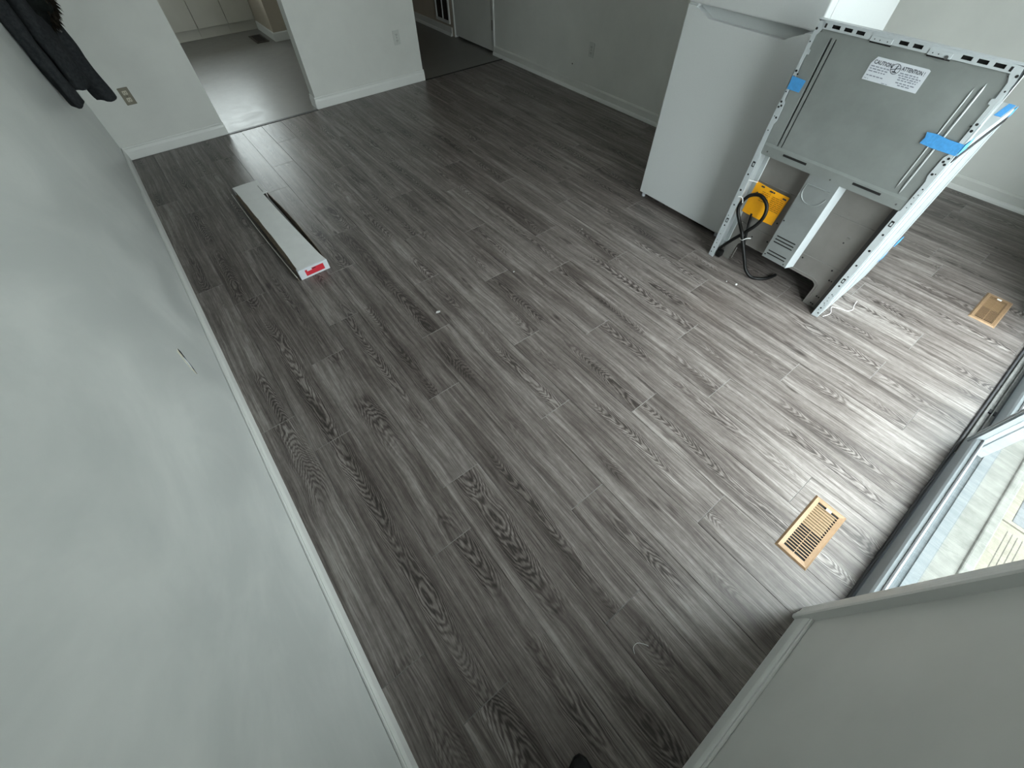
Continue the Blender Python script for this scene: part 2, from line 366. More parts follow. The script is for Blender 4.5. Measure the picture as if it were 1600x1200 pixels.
baseboard('baseboard_kitchen', 1.735, -1, 'y', 7.335, 8.05, 'kitchen baseboard next to the cabinets', BP2, False)
baseboard('baseboard_kitchen_front', 7.335, -1, 'x', 1.722, 2.45, 'kitchen baseboard on the wall facing the opening', BP2, False)

# sliding door casing with moulded profile
def casing(name, x_in, x_out, label):
    s = 1 if x_out > x_in else -1; w = abs(x_out-x_in)
    pr = [(0, -0.526), (0, -0.500), (0.006, -0.497), (0.017, -0.498), (0.018, -0.505), (0.022, -0.506), (0.023, -0.501), (0.034, -0.503), (0.035, -0.510), (0.039, -0.510), (0.040, -0.506), (w-0.004, -0.508), (w, -0.513), (w, -0.526)]
    bm = bmn(); prism(bm, [(x_in + s*d, y) for d, y in pr], 'z', 0.001, 2.12)
    o = obj(name, bm, 'trim'); tag(o, label, 'trim', kind='structure')
casing('trim_1', 0.900, 0.962, 'moulded vertical casing left of the sliding door')
casing('trim_2', 3.445, 3.385, 'moulded vertical casing right of the sliding door')
bm = bmn(); box(bm, 0.90, 3.445, -0.526, -0.508, 2.06, 2.12); tag(obj('trim_3', bm, 'trim'), 'horizontal casing above the sliding door', 'trim', kind='structure')
# dark transition strips at the two openings
tag(obj('trim_4', B(0.43, 1.305, 4.866, 4.900, -0.004, 0.0035, 0.001), 'darkstrip'), 'dark transition strip at the kitchen opening', 'trim', kind='structure')
tag(obj('trim_5', B(2.572, 3.66, 4.880, 4.900, -0.004, 0.0035, 0.001), 'darkstrip'), 'dark transition strip at the hallway opening', 'trim', kind='structure')
# wall damage on the left wall (real chip: shallow dark hollow, raised torn paper, plaster)
CH = thing('wall_chip', 'torn chip with bare plaster in the left wall', 'wall damage', (-0.40, 1.55, 0.43))
cp = [(1.600, 0.520), (1.588, 0.512), (1.577, 0.494), (1.566, 0.478), (1.556, 0.462), (1.545, 0.448), (1.530, 0.430), (1.540, 0.452), (1.552, 0.470), (1.560, 0.487), (1.572, 0.503), (1.585, 0.520)]
obj('plaster', prism(bmn(), [(y_-(0.011 if i_ > 6 else 0), z_+(0.009 if i_ > 6 else 0)) for i_, (y_, z_) in enumerate(cp)], 'x', -0.4005, -0.3992), 'plaster', CH)
obj('torn_edge', tube(bmn(), [(-0.3995, y+0.004, z-0.004) for y, z in cp[:7]], [0.001, 0.004, 0.003, 0.002, 0.0028, 0.002, 0.0008], 5), 'black', CH)
obj('paper_lip', tube(bmn(), [(-0.3985, y-0.005, z+0.004) for y, z in cp[2:6]], [0.001, 0.0025, 0.0025, 0.0008], 5), 'label', CH)

# ------------------------------------------------------------------ floor of planks
fl = struct('floor', B(-0.52, 4.77, -0.60, 4.885, -0.06, -0.008), 'subfloor', 'dark grey wood plank laminate floor', 'floor')
PWD, PLN, PX0 = 0.188, 1.237, 0.158
joint = {-3: 0.235, -2: 1.227, -1: 0.49, 0: 0.706, 1: 1.141, 2: 0.288, 3: 0.705, 4: 1.162, 5: 0.46, 6: 0.974, 7: 0.28, 8: 0.628, 9: 0.112, 10: 0.83, 11: -0.168, 12: 0.47, 13: 1.03, 14: 0.2, 15: 0.66}
def plank_bm(w, l):
    g = 0.0004; bm = bmn(); box(bm, -w/2+g, w/2-g, -l/2+g, l/2-g, -0.008, 0.0)
    top = [e for e in bm.edges if all(abs(v.co.z) < 1e-6 for v in e.verts)]
    bmesh.ops.bevel(bm, geom=top, offset=0.0011, segments=1, affect='EDGES')
    bm.normal_update()
    for f in bm.faces:
        if 0.2 < f.normal.z < 0.95 and abs(f.normal.y) > abs(f.normal.x): f.material_index = 1  # end bevels take the paler edge colour
    return bm
full_me = None
def add_plank(x0, x1, y0, y1):
    global full_me
    if x1-x0 < 0.004 or y1-y0 < 0.004: return
    full = abs(x1-x0-PWD) < 1e-4 and abs(y1-y0-PLN) < 1e-4
    if full and full_me is not None: me = full_me
    else:
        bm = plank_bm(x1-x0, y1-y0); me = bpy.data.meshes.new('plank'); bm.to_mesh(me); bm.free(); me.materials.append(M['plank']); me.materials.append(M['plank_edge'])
        if full: full_me = me
    o = bpy.data.objects.new('plank', me); COL.objects.link(o); o.parent = fl
    o.location = Vector(((x0+x1)/2, (y0+y1)/2, 0.0)) - fl.location
for r in range(-3, 24):
    x0 = PX0 + r*PWD; x1 = x0 + PWD
    jy = joint.get(r, random.uniform(0, PLN))
    y = jy - PLN*6
    while y < 4.885:
        ya, yb = max(y, -0.592), min(y+PLN, 4.878)
        xa, xb = max(x0, -0.39), min(x1, 4.64)
        if xb > 3.685:
            if yb > 2.0 and xa < 3.685: add_plank(xa, 3.685, max(ya, 2.0), yb)
            yb = min(yb, 2.0)
        if yb > ya and xb > xa: add_plank(xa, xb, ya, yb)
        y += PLN
struct('floor_kitchen', B(-1.2, 2.45, 4.885, 8.72, -0.06, -0.001), 'vinyl', 'grey sheet vinyl floor of the kitchen', 'floor')
struct('floor_hall', B(2.45, 3.81, 4.885, 7.54, -0.06, -0.001), 'vinyl', 'grey sheet vinyl floor of the hallway', 'floor')

# ------------------------------------------------------------------ sliding glass door
SD = thing('sliding_door', 'white framed sliding glass door in the wall at right', 'door', (2.17, -0.65, 0)); SD['kind'] = 'structure'; SD.name = 'door_1'
X0, X1 = 0.957, 3.385
obj('sill_lip', B(X0, X1, -0.600, -0.590, -0.01, 0.012, 0.003), 'lipgrey', SD)
obj('sill', B(X0, X1, -0.734, -0.600, -0.06, 0.001), 'sill_in', SD)
obj('track', B(2.10, X1, -0.648, -0.6015, 0.001, 0.004), 'alu', SD)
obj('track_rail', B(2.10, X1, -0.6155, -0.6035, 0.004, 0.016, 0.002), 'alu', SD)
obj('track_rail', B(2.10, X1, -0.634, -0.6295, 0.004, 0.016, 0.001), 'alu', SD)
obj('track_stopper', B(2.46, 2.49, -0.648, -0.616, 0.004, 0.012, 0.002), 'seal', SD)
obj('sill_channel', B(X0, X1, -0.693, -0.6405, 0.0012, 0.003), 'sill_in', SD)
obj('sill_ledge', prism(bmn(), [(-0.693, 0.0012), (-0.693, 0.010), (-0.728, 0.006), (-0.7345, -0.004), (-0.7345, -0.05), (-0.72, -0.05)], 'x', X0, X1), 'sill_out', SD)
for xa, xb in ((X0, X0+0.03), (X1-0.03, X1)): obj('jamb', B(xa, xb, -0.735, -0.530, 0.001, 2.06), 'vinylframe', SD)
obj('head', B(X0+0.03, X1-0.03, -0.735, -0.560, 2.03, 2.06), 'vinylframe', SD)
def sash(xa, xb, y, label):
    """panel with interior face at y, 35 mm thick"""
    yo = y-0.036; h0, h1 = 0.013, 2.028; w = 0.070
    fr = obj('bottom_rail', B(xa, xb, yo, y, h0, 0.088, 0.003), 'vinylframe', SD)
    obj('top_rail', B(xa, xb, yo, y, h1-w, h1, 0.003), 'vinylframe', SD)
    for a, b in ((xa, xa+w), (xb-w, xb)):
        st = bmn(); box(st, a, b, yo, y, 0.088, h1-w)
        for q in (0.014, 0.034): box(st, a+q, a+q+0.010, y, y+0.006, 0.05, h1-w)
        obj('stile', st, 'vinylframe', SD)
    # glazing beads: sloped inwards towards the pane
    obj('glazing_bead', prism(bmn(), [(y, 0.088), (y-0.005, 0.097), (y-0.016, 0.104), (y-0.018, 0.088)], 'x', xa+w, xb-w), 'vinylframe', SD)
    obj('seal', B(xa+w, xb-w, y-0.0225, y-0.0155, 0.10, 0.108), 'seal', SD)
    obj('pane', B(xa+w, xb-w, y-0.021, y-0.017, 0.09, h1-w), 'glass', SD)
sash(X0+0.03, 2.205, -0.6035, 'inner')
sash(2.150, X1-0.03, -0.650, 'outer')
obj('handle', B(1.02, 1.045, -0.600, -0.565, 0.95, 1.15, 0.005), 'vinylframe', SD)

# outside: threshold, grooved deck, mat, ground
struct('patio', B(-6, 12, -0.86, -0.735, -0.30, -0.10), 'concrete', 'pale concrete strip outside the sliding door', 'patio')
struct('patio_rim', B(-6, 12, -0.895, -0.858, -0.30, -0.088, 0.006), 'concrete', 'raised pale edge of the concrete outside the door', 'patio')
struct('ground', B(-25, 30, -40, -0.85, -0.45, -0.35), 'ground', 'paved ground outside the sliding door', 'ground')
bx_ = thing('deck', 'beige grooved decking outside the sliding door glass', 'deck', (1.0, -1.5, -0.35))
y = -0.90
k = 0
while y > -2.6:
    w = 0.14
    bd = obj('deck_board', B(-1.5, 2.04, y-w+0.004, y, -0.35, -0.11, 0.003), 'beige', bx_)
    for q in range(4): obj('groove', B(-1.5, 2.0, y-0.034-q*0.018-0.003, y-0.034-q*0.018, -0.112, -0.1095), 'groove', bd)
    y -= w; k += 1
obj('deck_end', B(2.042, 2.06, -2.6, -0.90, -0.35, -0.106), 'beige', bx_)
obj('deck_edge', B(2.062, 3.2, -0.930, -0.896, -0.35, -0.108), 'beige', bx_)
tag(obj('outdoor_mat', B(2.064, 3.2, -1.6, -0.932, -0.35, -0.108, 0.003), 'mat'), 'blue grey mat outside beside the beige decking', 'mat')

# ------------------------------------------------------------------ hallway door, grille
HD = thing('door_2', 'plain grey hallway door with dark hinge', 'door', (3.72, 5.54, 0)); HD['kind'] = 'structure'
obj('leaf', B(3.700, 3.735, 5.118, 5.962, 0.022, 2.035, 0.002), 'wall', HD)
for z in (0.225, 1.0, 1.75): obj('hinge', B(3.690, 3.701, 5.112, 5.128, z, z+0.095, 0.001), 'brass', HD)
for a, b in ((5.085, 5.112), (5.968, 5.99)): obj('jamb', B(3.688, 3.80, a, b, 0, 2.05), 'trim', HD)
obj('head_jamb', B(3.688, 3.80, 5.112, 5.968, 2.037, 2.05), 'trim', HD)
obj('handle', tube(bmn(), [(3.700, 5.90, 1.0), (3.66, 5.90, 1.0), (3.655, 5.88, 1.0), (3.655, 5.80, 1.0)], 0.010), 'brass', HD)
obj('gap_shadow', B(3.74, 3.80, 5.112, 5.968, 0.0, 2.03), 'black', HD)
tag(obj('door_trim', B(3.676, 3.6895, 5.066, 5.092, 0.0, 2.08, 0.002), 'trim'), 'narrow white door trim where the far wall meets the hallway', 'trim', kind='structure').name = 'trim_6'
GR = thing('return_air_grille', 'tall white framed return air grille low on the hallway wall', 'grille', (3.69, 6.24, 0.12))
bm = bmn(); box(bm, 3.675, 3.690, 6.06, 6.085, 0.12, 0.72); box(bm, 3.675, 3.690, 6.375, 6.40, 0.12, 0.72); box(bm, 3.675, 3.690, 6.085, 6.375, 0.12, 0.15); box(bm, 3.675, 3.690, 6.085, 6.375, 0.69, 0.72)
obj('frame', bm, 'trim', GR); obj('duct_back', B(3.686, 3.6905, 6.085, 6.375, 0.15, 0.69), 'grille_in', GR)
for yv in (6.222,): obj('bar', B(3.676, 3.686, yv, yv+0.012, 0.15, 0.69), 'trim', GR)

# ------------------------------------------------------------------ kitchen cabinets and window
XS = [-0.17, 0.215, 0.60, 0.988, 1.373, 1.733]
nm = ['leftmost cream base cabinet hidden behind the back wall', 'cream base cabinet second from the left in the kitchen', 'cream base cabinet at the left edge of the kitchen opening', 'cream base cabinet in the middle of the kitchen opening', 'cream base cabinet at the right by the kitchen wall']
for i in range(1, 5):
    a, b = XS[i], XS[i+1]
    cb = thing('base_cabinet', nm[i], 'cabinet', ((a+b)/2, 8.38, 0), 'cream kitchen base cabinets')
    obj('carcass', B(a+0.001, b-0.001, 8.075, 8.71, 0.10, 0.88), 'cab', cb)
    dr = obj('door', B(a+0.003, b-0.003, 8.052, 8.073, 0.108, 0.70, 0.002), 'cab', cb)
    dw = obj('drawer', B(a+0.003, b-0.003, 8.052, 8.073, 0.706, 0.872, 0.002), 'cab', cb)
    obj('knob', disc(bmn(), ((a+b)/2, 8.052, 0.79), 0.014, 'y', -0.022), 'brass', dw)
    obj('knob', disc(bmn(), (b-0.05, 8.052, 0.63), 0.014, 'y', -0.022), 'brass', dr)
    obj('toe_kick', B(a+0.001, b-0.001, 8.085, 8.10, 0.0, 0.10), 'cab', cb)
tag(obj('worktop', B(0.20, 1.733, 8.03, 8.715, 0.881, 0.919, 0.004), 'counter'), 'dark laminate worktop over the cream cabinets', 'worktop')
KW = thing('window_1', 'kitchen window above the worktop', 'window', (0.85, 8.78, 1.02)); KW['kind'] = 'structure'
bm = bmn(); box(bm, 0.15, 0.20, 8.745, 8.79, 1.02, 2.10); box(bm, 1.50, 1.55, 8.745, 8.79, 1.02, 2.10); box(bm, 0.20, 1.50, 8.745, 8.79, 1.02, 1.07); box(bm, 0.20, 1.50, 8.745, 8.79, 2.05, 2.10); box(bm, 0.83, 0.87, 8.745, 8.79, 1.07, 2.05)
obj('window_frame', bm, 'vinylframe', KW)
for a, b in ((0.20, 0.83), (0.87, 1.50)): obj('pane', B(a, b, 8.765, 8.770, 1.07, 2.05), 'glass', KW)
KV = thing('floor_register', 'dark brown floor register in the kitchen floor', 'floor vent', (1.585, 7.6, -0.001))
obj('frame', B(1.505, 1.665, 7.41, 7.79, -0.001, 0.006, 0.002), 'brown', KV)
for i in range(14):
    yy = 7.44+i*0.0235; obj('slot', B(1.53, 1.64, yy, yy+0.012, 0.005, 0.0068), 'black', KV)

# ------------------------------------------------------------------ outlets
def outlet(kind, label, c, wall, pl, rc):
    """wall: 'y' faces -y at y=c[1]; 'x' faces -x at x=c[0]"""
    t = thing('wall_outlet', label, 'outlet', c, 'wall outlets')
    def bx2(u0, u1, d0, d1, z0, z1, bev=0.0):
        if wall == 'y': return B(c[0]+u0, c[0]+u1, c[1]-d1, c[1]-d0, c[2]+z0, c[2]+z1, bev)
        return B(c[0]-d1, c[0]-d0, c[1]-u1, c[1]-u0, c[2]+z0, c[2]+z1, bev)
    obj('cover_plate', bx2(-0.036, 0.036, 0, 0.006, -0.058, 0.058, 0.0025), pl, t)
    for dz in (0.024, -0.024):
        r_ = obj('receptacle', bx2(-0.016, 0.016, 0.004, 0.0075, dz-0.014, dz+0.014, 0.0015), rc, t)
        for du in (-0.007, 0.007): obj('slot', bx2(du-0.0016, du+0.0016, 0.007, 0.008, dz-0.004, dz+0.006), 'hole', r_)
        obj('ground_hole', bx2(-0.002, 0.002, 0.007, 0.008, dz-0.011, dz-0.007), 'hole', r_)
    obj('screw', bx2(-0.003, 0.003, 0.0055, 0.007, -0.003, 0.003, 0.001), 'brass', t)
outlet('a', 'tan outlet with cream sockets on the back wall', (-0.126, 4.905, 0.420), 'y', 'plate', 'recep')
outlet('b', 'pale painted outlet on the short wall between the openings', (2.322, 4.905, 0.412), 'y', 'wplate', 'wplate')
outlet('c', 'white outlet on the grey wall left of the fridge', (3.69, 3.45, 0.380), 'x', 'wplate', 'wplate')
tag(obj('nail', disc(bmn(), (3.69, 3.70, 0.215), 0.006, 'x', -0.004), 'brass'), 'small dark nail head in the wall near the white outlet', 'nail')

# ------------------------------------------------------------------ refrigerator
FR = thing('refrigerator', 'tall white top-freezer refrigerator behind the stove', 'refrigerator', (3.05, 1.40, 0))
FY0, FY1, FXF, FXB = 1.035, 1.770, 2.620, 3.50
obj('cabinet', B(FXF+0.085, FXB, FY0+0.006, FY1-0.006, 0.035, 1.665, 0.006), 'fridge', FR)
obj('gasket', B(FXF+0.066, FXF+0.086, FY0+0.018, FY1-0.018, 0.055, 1.655), 'gasket', FR)
obj('kick_grille', B(FXF+0.055, FXF+0.09, FY0+0.02, FY1-0.02, 0.03, 0.052), 'gasket', FR)
obj('freezer_door', B(FXF, FXF+0.066, FY0, FY1, 1.116, 1.680, 0.008, 3), 'fridge', FR)
def lower_door():
    # front outline with the scooped pocket grip along the top edge
    zt = 1.106; zb = 0.038; n = 14
    prof = []                                       # (y, z of the front-face top edge)
    ya, yb = 1.085, 1.712
    for i in range(n+1):
        t = i/n; yy = ya + (yb-ya)*t
        e = min(t, 1-t)/0.16; e = max(0, min(1, e)); e = e*e*(3-2*e)
        prof.append((yy, zt - 0.003 - 0.042*e*(0.82+0.18*(1-t))))
    bm = bmn(); F = FXF; D = FXF+0.066
    front = [(FY0, zb), (FY0, zt), (ya, zt)] + prof + [(yb, zt), (FY1, zt), (FY1, zb)]
    front = [p for i, p in enumerate(front) if i == 0 or p != front[i-1]]
    fv = [bm.verts.new((F, a, b)) for a, b in front]
    bm.faces.new(fv)
    tv = [bm.verts.new((F+0.056, yy, zt-0.001)) for yy, z in prof]     # back line of the scoop
    mv = [bm.verts.new((F+0.046, yy, z-0.004*(zt-z)/0.042)) for yy, z in prof]     # hollow behind the lip
    i0 = 3
    for i in range(n): bm.faces.new((fv[i0+i], fv[i0+i+1], mv[i+1], mv[i])); bm.faces.new((mv[i], mv[i+1], tv[i+1], tv[i]))
    bm.faces.new((fv[3], mv[0], tv[0])); bm.faces.new((fv[3+n], mv[n], tv[n]))
    b = [bm.verts.new(p) for p in ((D, FY0, zb), (D, FY0, zt), (D, FY1, zt), (D, FY1, zb))]
    m1 = bm.verts.new((F+0.040, ya, zt)); m2 = bm.verts.new((F+0.040, yb, zt))
    bm.faces.new([fv[1], fv[2], m1] + [m2, fv[i0+n+1], fv[i0+n+2], b[2], b[1]]) if False else None
    bm.faces.new([fv[1], fv[2], tv[0], b[1]]); bm.faces.new([tv[0]] + tv[1:] + [b[2], b[1]]); bm.faces.new([tv[-1], fv[i0+n+1], fv[i0+n+2], b[2]])
    bm.faces.new([fv[2], fv[3], tv[0]]); bm.faces.new([fv[i0+n], fv[i0+n+1], tv[-1]])
    bm.faces.new([fv[0], fv[1], b[1], b[0]]); bm.faces.new([fv[-1], fv[-2], b[2], b[3]]); bm.faces.new([fv[0], fv[-1], b[3], b[0]]); bm.faces.new(b)
    bmesh.ops.remove_doubles(bm, verts=bm.verts[:], dist=1e-5)
    bm.normal_update()
    ed = [e for e in bm.edges if len(e.link_faces) == 2 and e.calc_face_angle(0) > 1.2 and all(v.co.x < F+0.001 for v in e.verts) and (abs(e.verts[0].co.y-e.verts[1].co.y) < 1e-6 or e.verts[0].co.z < 0.05)]
    bmesh.ops.bevel(bm, geom=ed, offset=0.006, segments=2, affect='EDGES')
    return bm
ld = obj('fridge_door', lower_door(), 'fridge', FR); shade_auto(ld, 30)
obj('hinge_cover', B(FXF+0.01, FXF+0.08, FY1-0.06, FY1-0.008, 1.106, 1.1155, 0.002), 'fridge', FR)
for yy in (FY0+0.05, FY1-0.022): obj('foot', disc(bmn(), (FXF+0.035, yy, 0.0), 0.014, 'z', 0.038), 'label', FR)
for yy in (FY0+0.05, FY1-0.05): obj('rear_foot', disc(bmn(), (FXB-0.06, yy, 0.0), 0.018, 'z', 0.036), 'gasket', FR)

# ------------------------------------------------------------------ stove seen from behind
SX, SY = 2.44, 0.988
ST = thing('stove', 'white electric range standing with its bare steel back to the room', 'stove', (2.78, 0.611, 0))
def sb(s0, s1, d0, d1, z0, z1, bev=0.0, seg=1): return B(SX+d0, SX+d1, SY-s1, SY-s0, z0, z1, bev, seg)
def sprism(pts, d0, d1):   # outline (s,z) extruded in depth
    return prism(bmn(), [(SY-s, z) for s, z in pts], 'x', SX+d0, SX+d1)
WID = 0.755
RC = 0.058       # depth of the recessed lower panel
# side panels (pressed steel with ribs): left and right
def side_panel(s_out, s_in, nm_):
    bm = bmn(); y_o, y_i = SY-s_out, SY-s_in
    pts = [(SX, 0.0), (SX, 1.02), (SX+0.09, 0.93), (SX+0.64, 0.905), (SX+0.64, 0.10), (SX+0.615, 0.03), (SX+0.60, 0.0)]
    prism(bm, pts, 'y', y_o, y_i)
    o = obj(nm_, bm, 'side_dimmed', ST)  # white stove enamel, colour darkened here to hold down the door light
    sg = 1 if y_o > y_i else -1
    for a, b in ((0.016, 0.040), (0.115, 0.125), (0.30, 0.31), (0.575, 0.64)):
        obj('rib', B(SX+a, SX+b, y_o, y_o + sg*0.0025, 0.035 if a < 0.5 else 0.11, 0.870, 0.001), 'side_dimmed', o)
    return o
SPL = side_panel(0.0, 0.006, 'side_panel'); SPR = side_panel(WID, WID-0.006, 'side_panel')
# rear flanges
lf = [(0.0, 0.003), (0.0, 0.60), (0.0, 0.77), (0.0, 0.885), (0.006, 0.90), (0.006, 1.155), (0.014, 1.196), (0.036, 1.198), (0.036, 1.168), (0.024, 1.150), (0.021, 1.10), (0.030, 1.098), (0.030, 1.082), (0.020, 1.080), (0.020, 0.905), (0.028, 0.89), (0.030, 0.815), (0.022, 0.795), (0.024, 0.66), (0.030, 0.655), (0.034, 0.0)]
LF = obj('rear_flange', sprism(lf, -0.0025, 0.0), 'enamel', ST)
rf = [(WID-s, z) for s, z in lf]
RF = obj('rear_flange', sprism(rf, -0.0025, 0.0), 'enamel', ST)
def holes(parent, pts, d=-0.0034):
    for s, z, r in pts: obj('screw_hole', disc(bmn(), (SX+d, SY-s, z), r, 'x', 0.0006, 8), 'hole', parent)
hl = [(0.014, 1.170, 0.005), (0.012, 1.125, 0.003), (0.012, 1.018, 0.005), (0.024, 1.008, 0.004), (0.012, 0.995, 0.005), (0.010, 0.935, 0.003), (0.010, 0.893, 0.005), (0.018, 0.878, 0.005), (0.008, 0.870, 0.005), (0.020, 0.826, 0.005), (0.010, 0.83, 0.0025), (0.010, 0.765, 0.003), (0.014, 0.54, 0.005), (0.016, 0.60, 0.003), (0.014, 0.45, 0.006), (0.016, 0.36, 0.005), (0.012, 0.29, 0.003), (0.016, 0.225, 0.005), (0.016, 0.165, 0.003), (0.018, 0.10, 0.003), (0.016, 0.065, 0.005), (0.014, 0.12, 0.0025), (0.010, 0.03, 0.004)]
holes(LF, hl); holes(RF, [(WID-s, z, r) for s, z, r in hl])
holes(RF, [(WID-s, z, 0.0022) for s, z in ((0.012, 0.09), (0.018, 0.14), (0.008, 0.16), (0.02, 0.05), (0.008, 0.70), (0.012, 0.68), (0.016, 0.725), (0.009, 0.74))])
for z in (0.605, 0.268):
    for k_, P_ in ((0.010, LF), (WID-0.024, RF)):
        obj('clip_slot', sb(k_, k_+0.014, -0.0035, -0.0022, z-0.022, z+0.006), 'hole', P_)
        obj('clip', sb(k_+0.004, k_+0.011, -0.005, -0.003, z-0.016, z-0.002), 'enamel', P_)
# upper back cover: pressed steel, two vertical ribs each side, folded lower band
bm = bmn()
def grid_cover():
    s_l = [0.022, 0.040, 0.0835, 0.084, 0.0925, 0.093, 0.1065, 0.107, 0.1125, 0.113, 0.120, 0.649, 0.655, 0.661, 0.673, 0.679, 0.685, 0.715, WID-0.022]
    z_l = [0.655, 0.700, 0.712, 0.722, 0.745, 1.110, 1.133, 1.150, 1.176]
    rib = {0.084: 0.020, 0.0925: 0.020, 0.107: 0.016, 0.1125: 0.016}
    V = {}
    for i, s in enumerate(s_l):
        for j, z in enumerate(z_l):
            d = 0.004
            if s in rib and 0.722 <= z <= 1.133: d = 0.004 + rib[s]
            if 0.116 <= s <= 0.649 and 0.722 <= z <= 1.150: d = 0.004
            if z <= 0.700: d = 0.001
            V[i, j] = bm.verts.new((SX+d, SY-s, z))
    for i in range(len(s_l)-1):
        for j in range(len(z_l)-1): bm.faces.new((V[i, j], V[i+1, j], V[i+1, j+1], V[i, j+1]))
grid_cover()
r_ = bmesh.ops.extrude_face_region(bm, geom=bm.faces[:])
for v in [g for g in r_['geom'] if isinstance(g, bmesh.types.BMVert)]: v.co.x += 0.030
COV = obj('back_cover', bm, 'galv', ST)
for s0, s1 in ((0.138, 0.263), (0.495, 0.623)): obj('vent_slot', sb(s0, s1, -0.0002, 0.0015, 0.682, 0.692), 'hole', COV)
for s, z in ((0.035, 1.165), (0.72, 1.165), (0.055, 0.675), (0.70, 0.675), (0.40, 0.665)): obj('screw', disc(bmn(), (SX+0.002, SY-s, z), 0.004, 'x', -0.003, 8), 'darksteel', COV)
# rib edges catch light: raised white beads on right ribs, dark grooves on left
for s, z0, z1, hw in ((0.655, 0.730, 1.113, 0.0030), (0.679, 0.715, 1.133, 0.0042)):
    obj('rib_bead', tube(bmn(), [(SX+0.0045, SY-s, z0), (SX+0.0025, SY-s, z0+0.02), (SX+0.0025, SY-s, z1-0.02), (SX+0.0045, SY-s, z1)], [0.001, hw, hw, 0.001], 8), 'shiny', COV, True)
# top flange of the backguard with slots (real openings)
def slotted(z0, z1, slots, s0, s1, d0, d1):
    bm = bmn(); c = s0
    for a, b in slots:
        box(bm, SX+d0, SX+d1, SY-a, SY-c, z0, z1)
        box(bm, SX+d0, SX+d1, SY-b, SY-a, z0, z0+0.0065); box(bm, SX+d0, SX+d1, SY-b, SY-a, z1-0.0065, z1)
        c = b
    box(bm, SX+d0, SX+d1, SY-s1, SY-c, z0, z1)
    return bm
sl = [(0.072, 0.106), (0.123, 0.157), (0.173, 0.207), (0.340, 0.374), (0.391, 0.425), (0.557, 0.591), (0.608, 0.642), (0.660, 0.694)]
TF = obj('top_flange', slotted(1.1735, 1.199, sl, 0.036, WID-0.036, -0.004, 0.0), 'enamel', ST)
for s0, s1 in ((0.236, 0.318), (0.450, 0.530)):
    obj('raised_tab', sb(s0, s1, -0.007, -0.004, 1.172, 1.190, 0.001), 'enamel', TF)
    for q in (0.2, 0.45, 0.8): obj('tab_hole', disc(bmn(), (SX-0.0076, SY-(s0+(s1-s0)*q), 1.180), 0.002, 'x', 0.0008, 8), 'hole', TF)
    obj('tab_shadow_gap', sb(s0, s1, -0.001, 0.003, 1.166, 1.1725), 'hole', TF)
obj('tab_bolt', disc(bmn(), (SX-0.007, SY-0.516, 1.176), 0.006, 'x', -0.004, 8), 'darksteel', TF)
for s in (0.046, 0.712): obj('corner_hole', sb(s-0.004, s+0.004, -0.0048, -0.0035, 1.178, 1.192), 'hole', TF)
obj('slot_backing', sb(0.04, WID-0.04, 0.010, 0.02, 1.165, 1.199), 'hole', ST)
# backguard box (control console) rising above the cooktop
obj('backguard', prism(bmn(), [(SX+0.040, 0.935), (SX+0.030, 1.17), (SX+0.030, 1.1985), (SX-0.003, 1.1992), (SX-0.003, 1.202), (SX+0.018, 1.203), (SX+0.040, 1.180), (SX+0.072, 1.165), (SX+0.105, 0.935)], 'y', SY-WID+0.004, SY-0.004), 'enamel', ST)
obj('control_panel', prism(bmn(), [(SX+0.074, 1.150), (SX+0.077, 1.150), (SX+0.105, 0.96), (SX+0.101, 0.96)], 'y', SY-WID+0.03, SY-0.03), 'blackglass', ST)
for s in (0.10, 0.20, 0.555, 0.655): obj('control_knob', disc(bmn(), (SX+0.095, SY-s, 1.07), 0.022, 'x', 0.030, 14), 'enamel', ST)
# cooktop, oven body, oven door, drawer at the far side
CT = obj('cooktop', sb(-0.004, WID+0.004, 0.06, 0.665, 0.906, 0.934, 0.004), 'enamel', ST)
obj('cooktop_glass', sb(0.07, WID-0.07, 0.12, 0.635, 0.934, 0.938, 0.001), 'blackglass', CT)
obj('side_gap', sb(WID-0.002, WID+0.0035, 0.03, 0.655, 0.872, 0.902), 'seal', CT)
obj('side_gap', sb(-0.0035, 0.002, 0.03, 0.655, 0.872, 0.902), 'seal', CT)
OD = obj('oven_door', sb(0.004, WID-0.004, 0.641, 0.690, 0.235, 0.880, 0.008, 2), 'enamel', ST)
obj('oven_window', sb(0.13, WID-0.13, 0.6895, 0.692, 0.40, 0.72), 'blackglass', OD)
obj('oven_handle', tube(bmn(), [(SX+0.69, SY-0.08, 0.83), (SX+0.73, SY-0.085, 0.83), (SX+0.735, SY-0.10, 0.83), (SX+0.735, SY-WID+0.10, 0.83), (SX+0.73, SY-WID+0.085, 0.83), (SX+0.69, SY-WID+0.08, 0.83)], 0.011), 'enamel', OD)
obj('storage_drawer', sb(0.004, WID-0.004, 0.641, 0.685, 0.095, 0.228, 0.008, 2), 'enamel', ST)
obj('oven_box', sb(0.05, WID-0.05, 0.10, 0.63, 0.16, 0.90), 'galv2', ST)
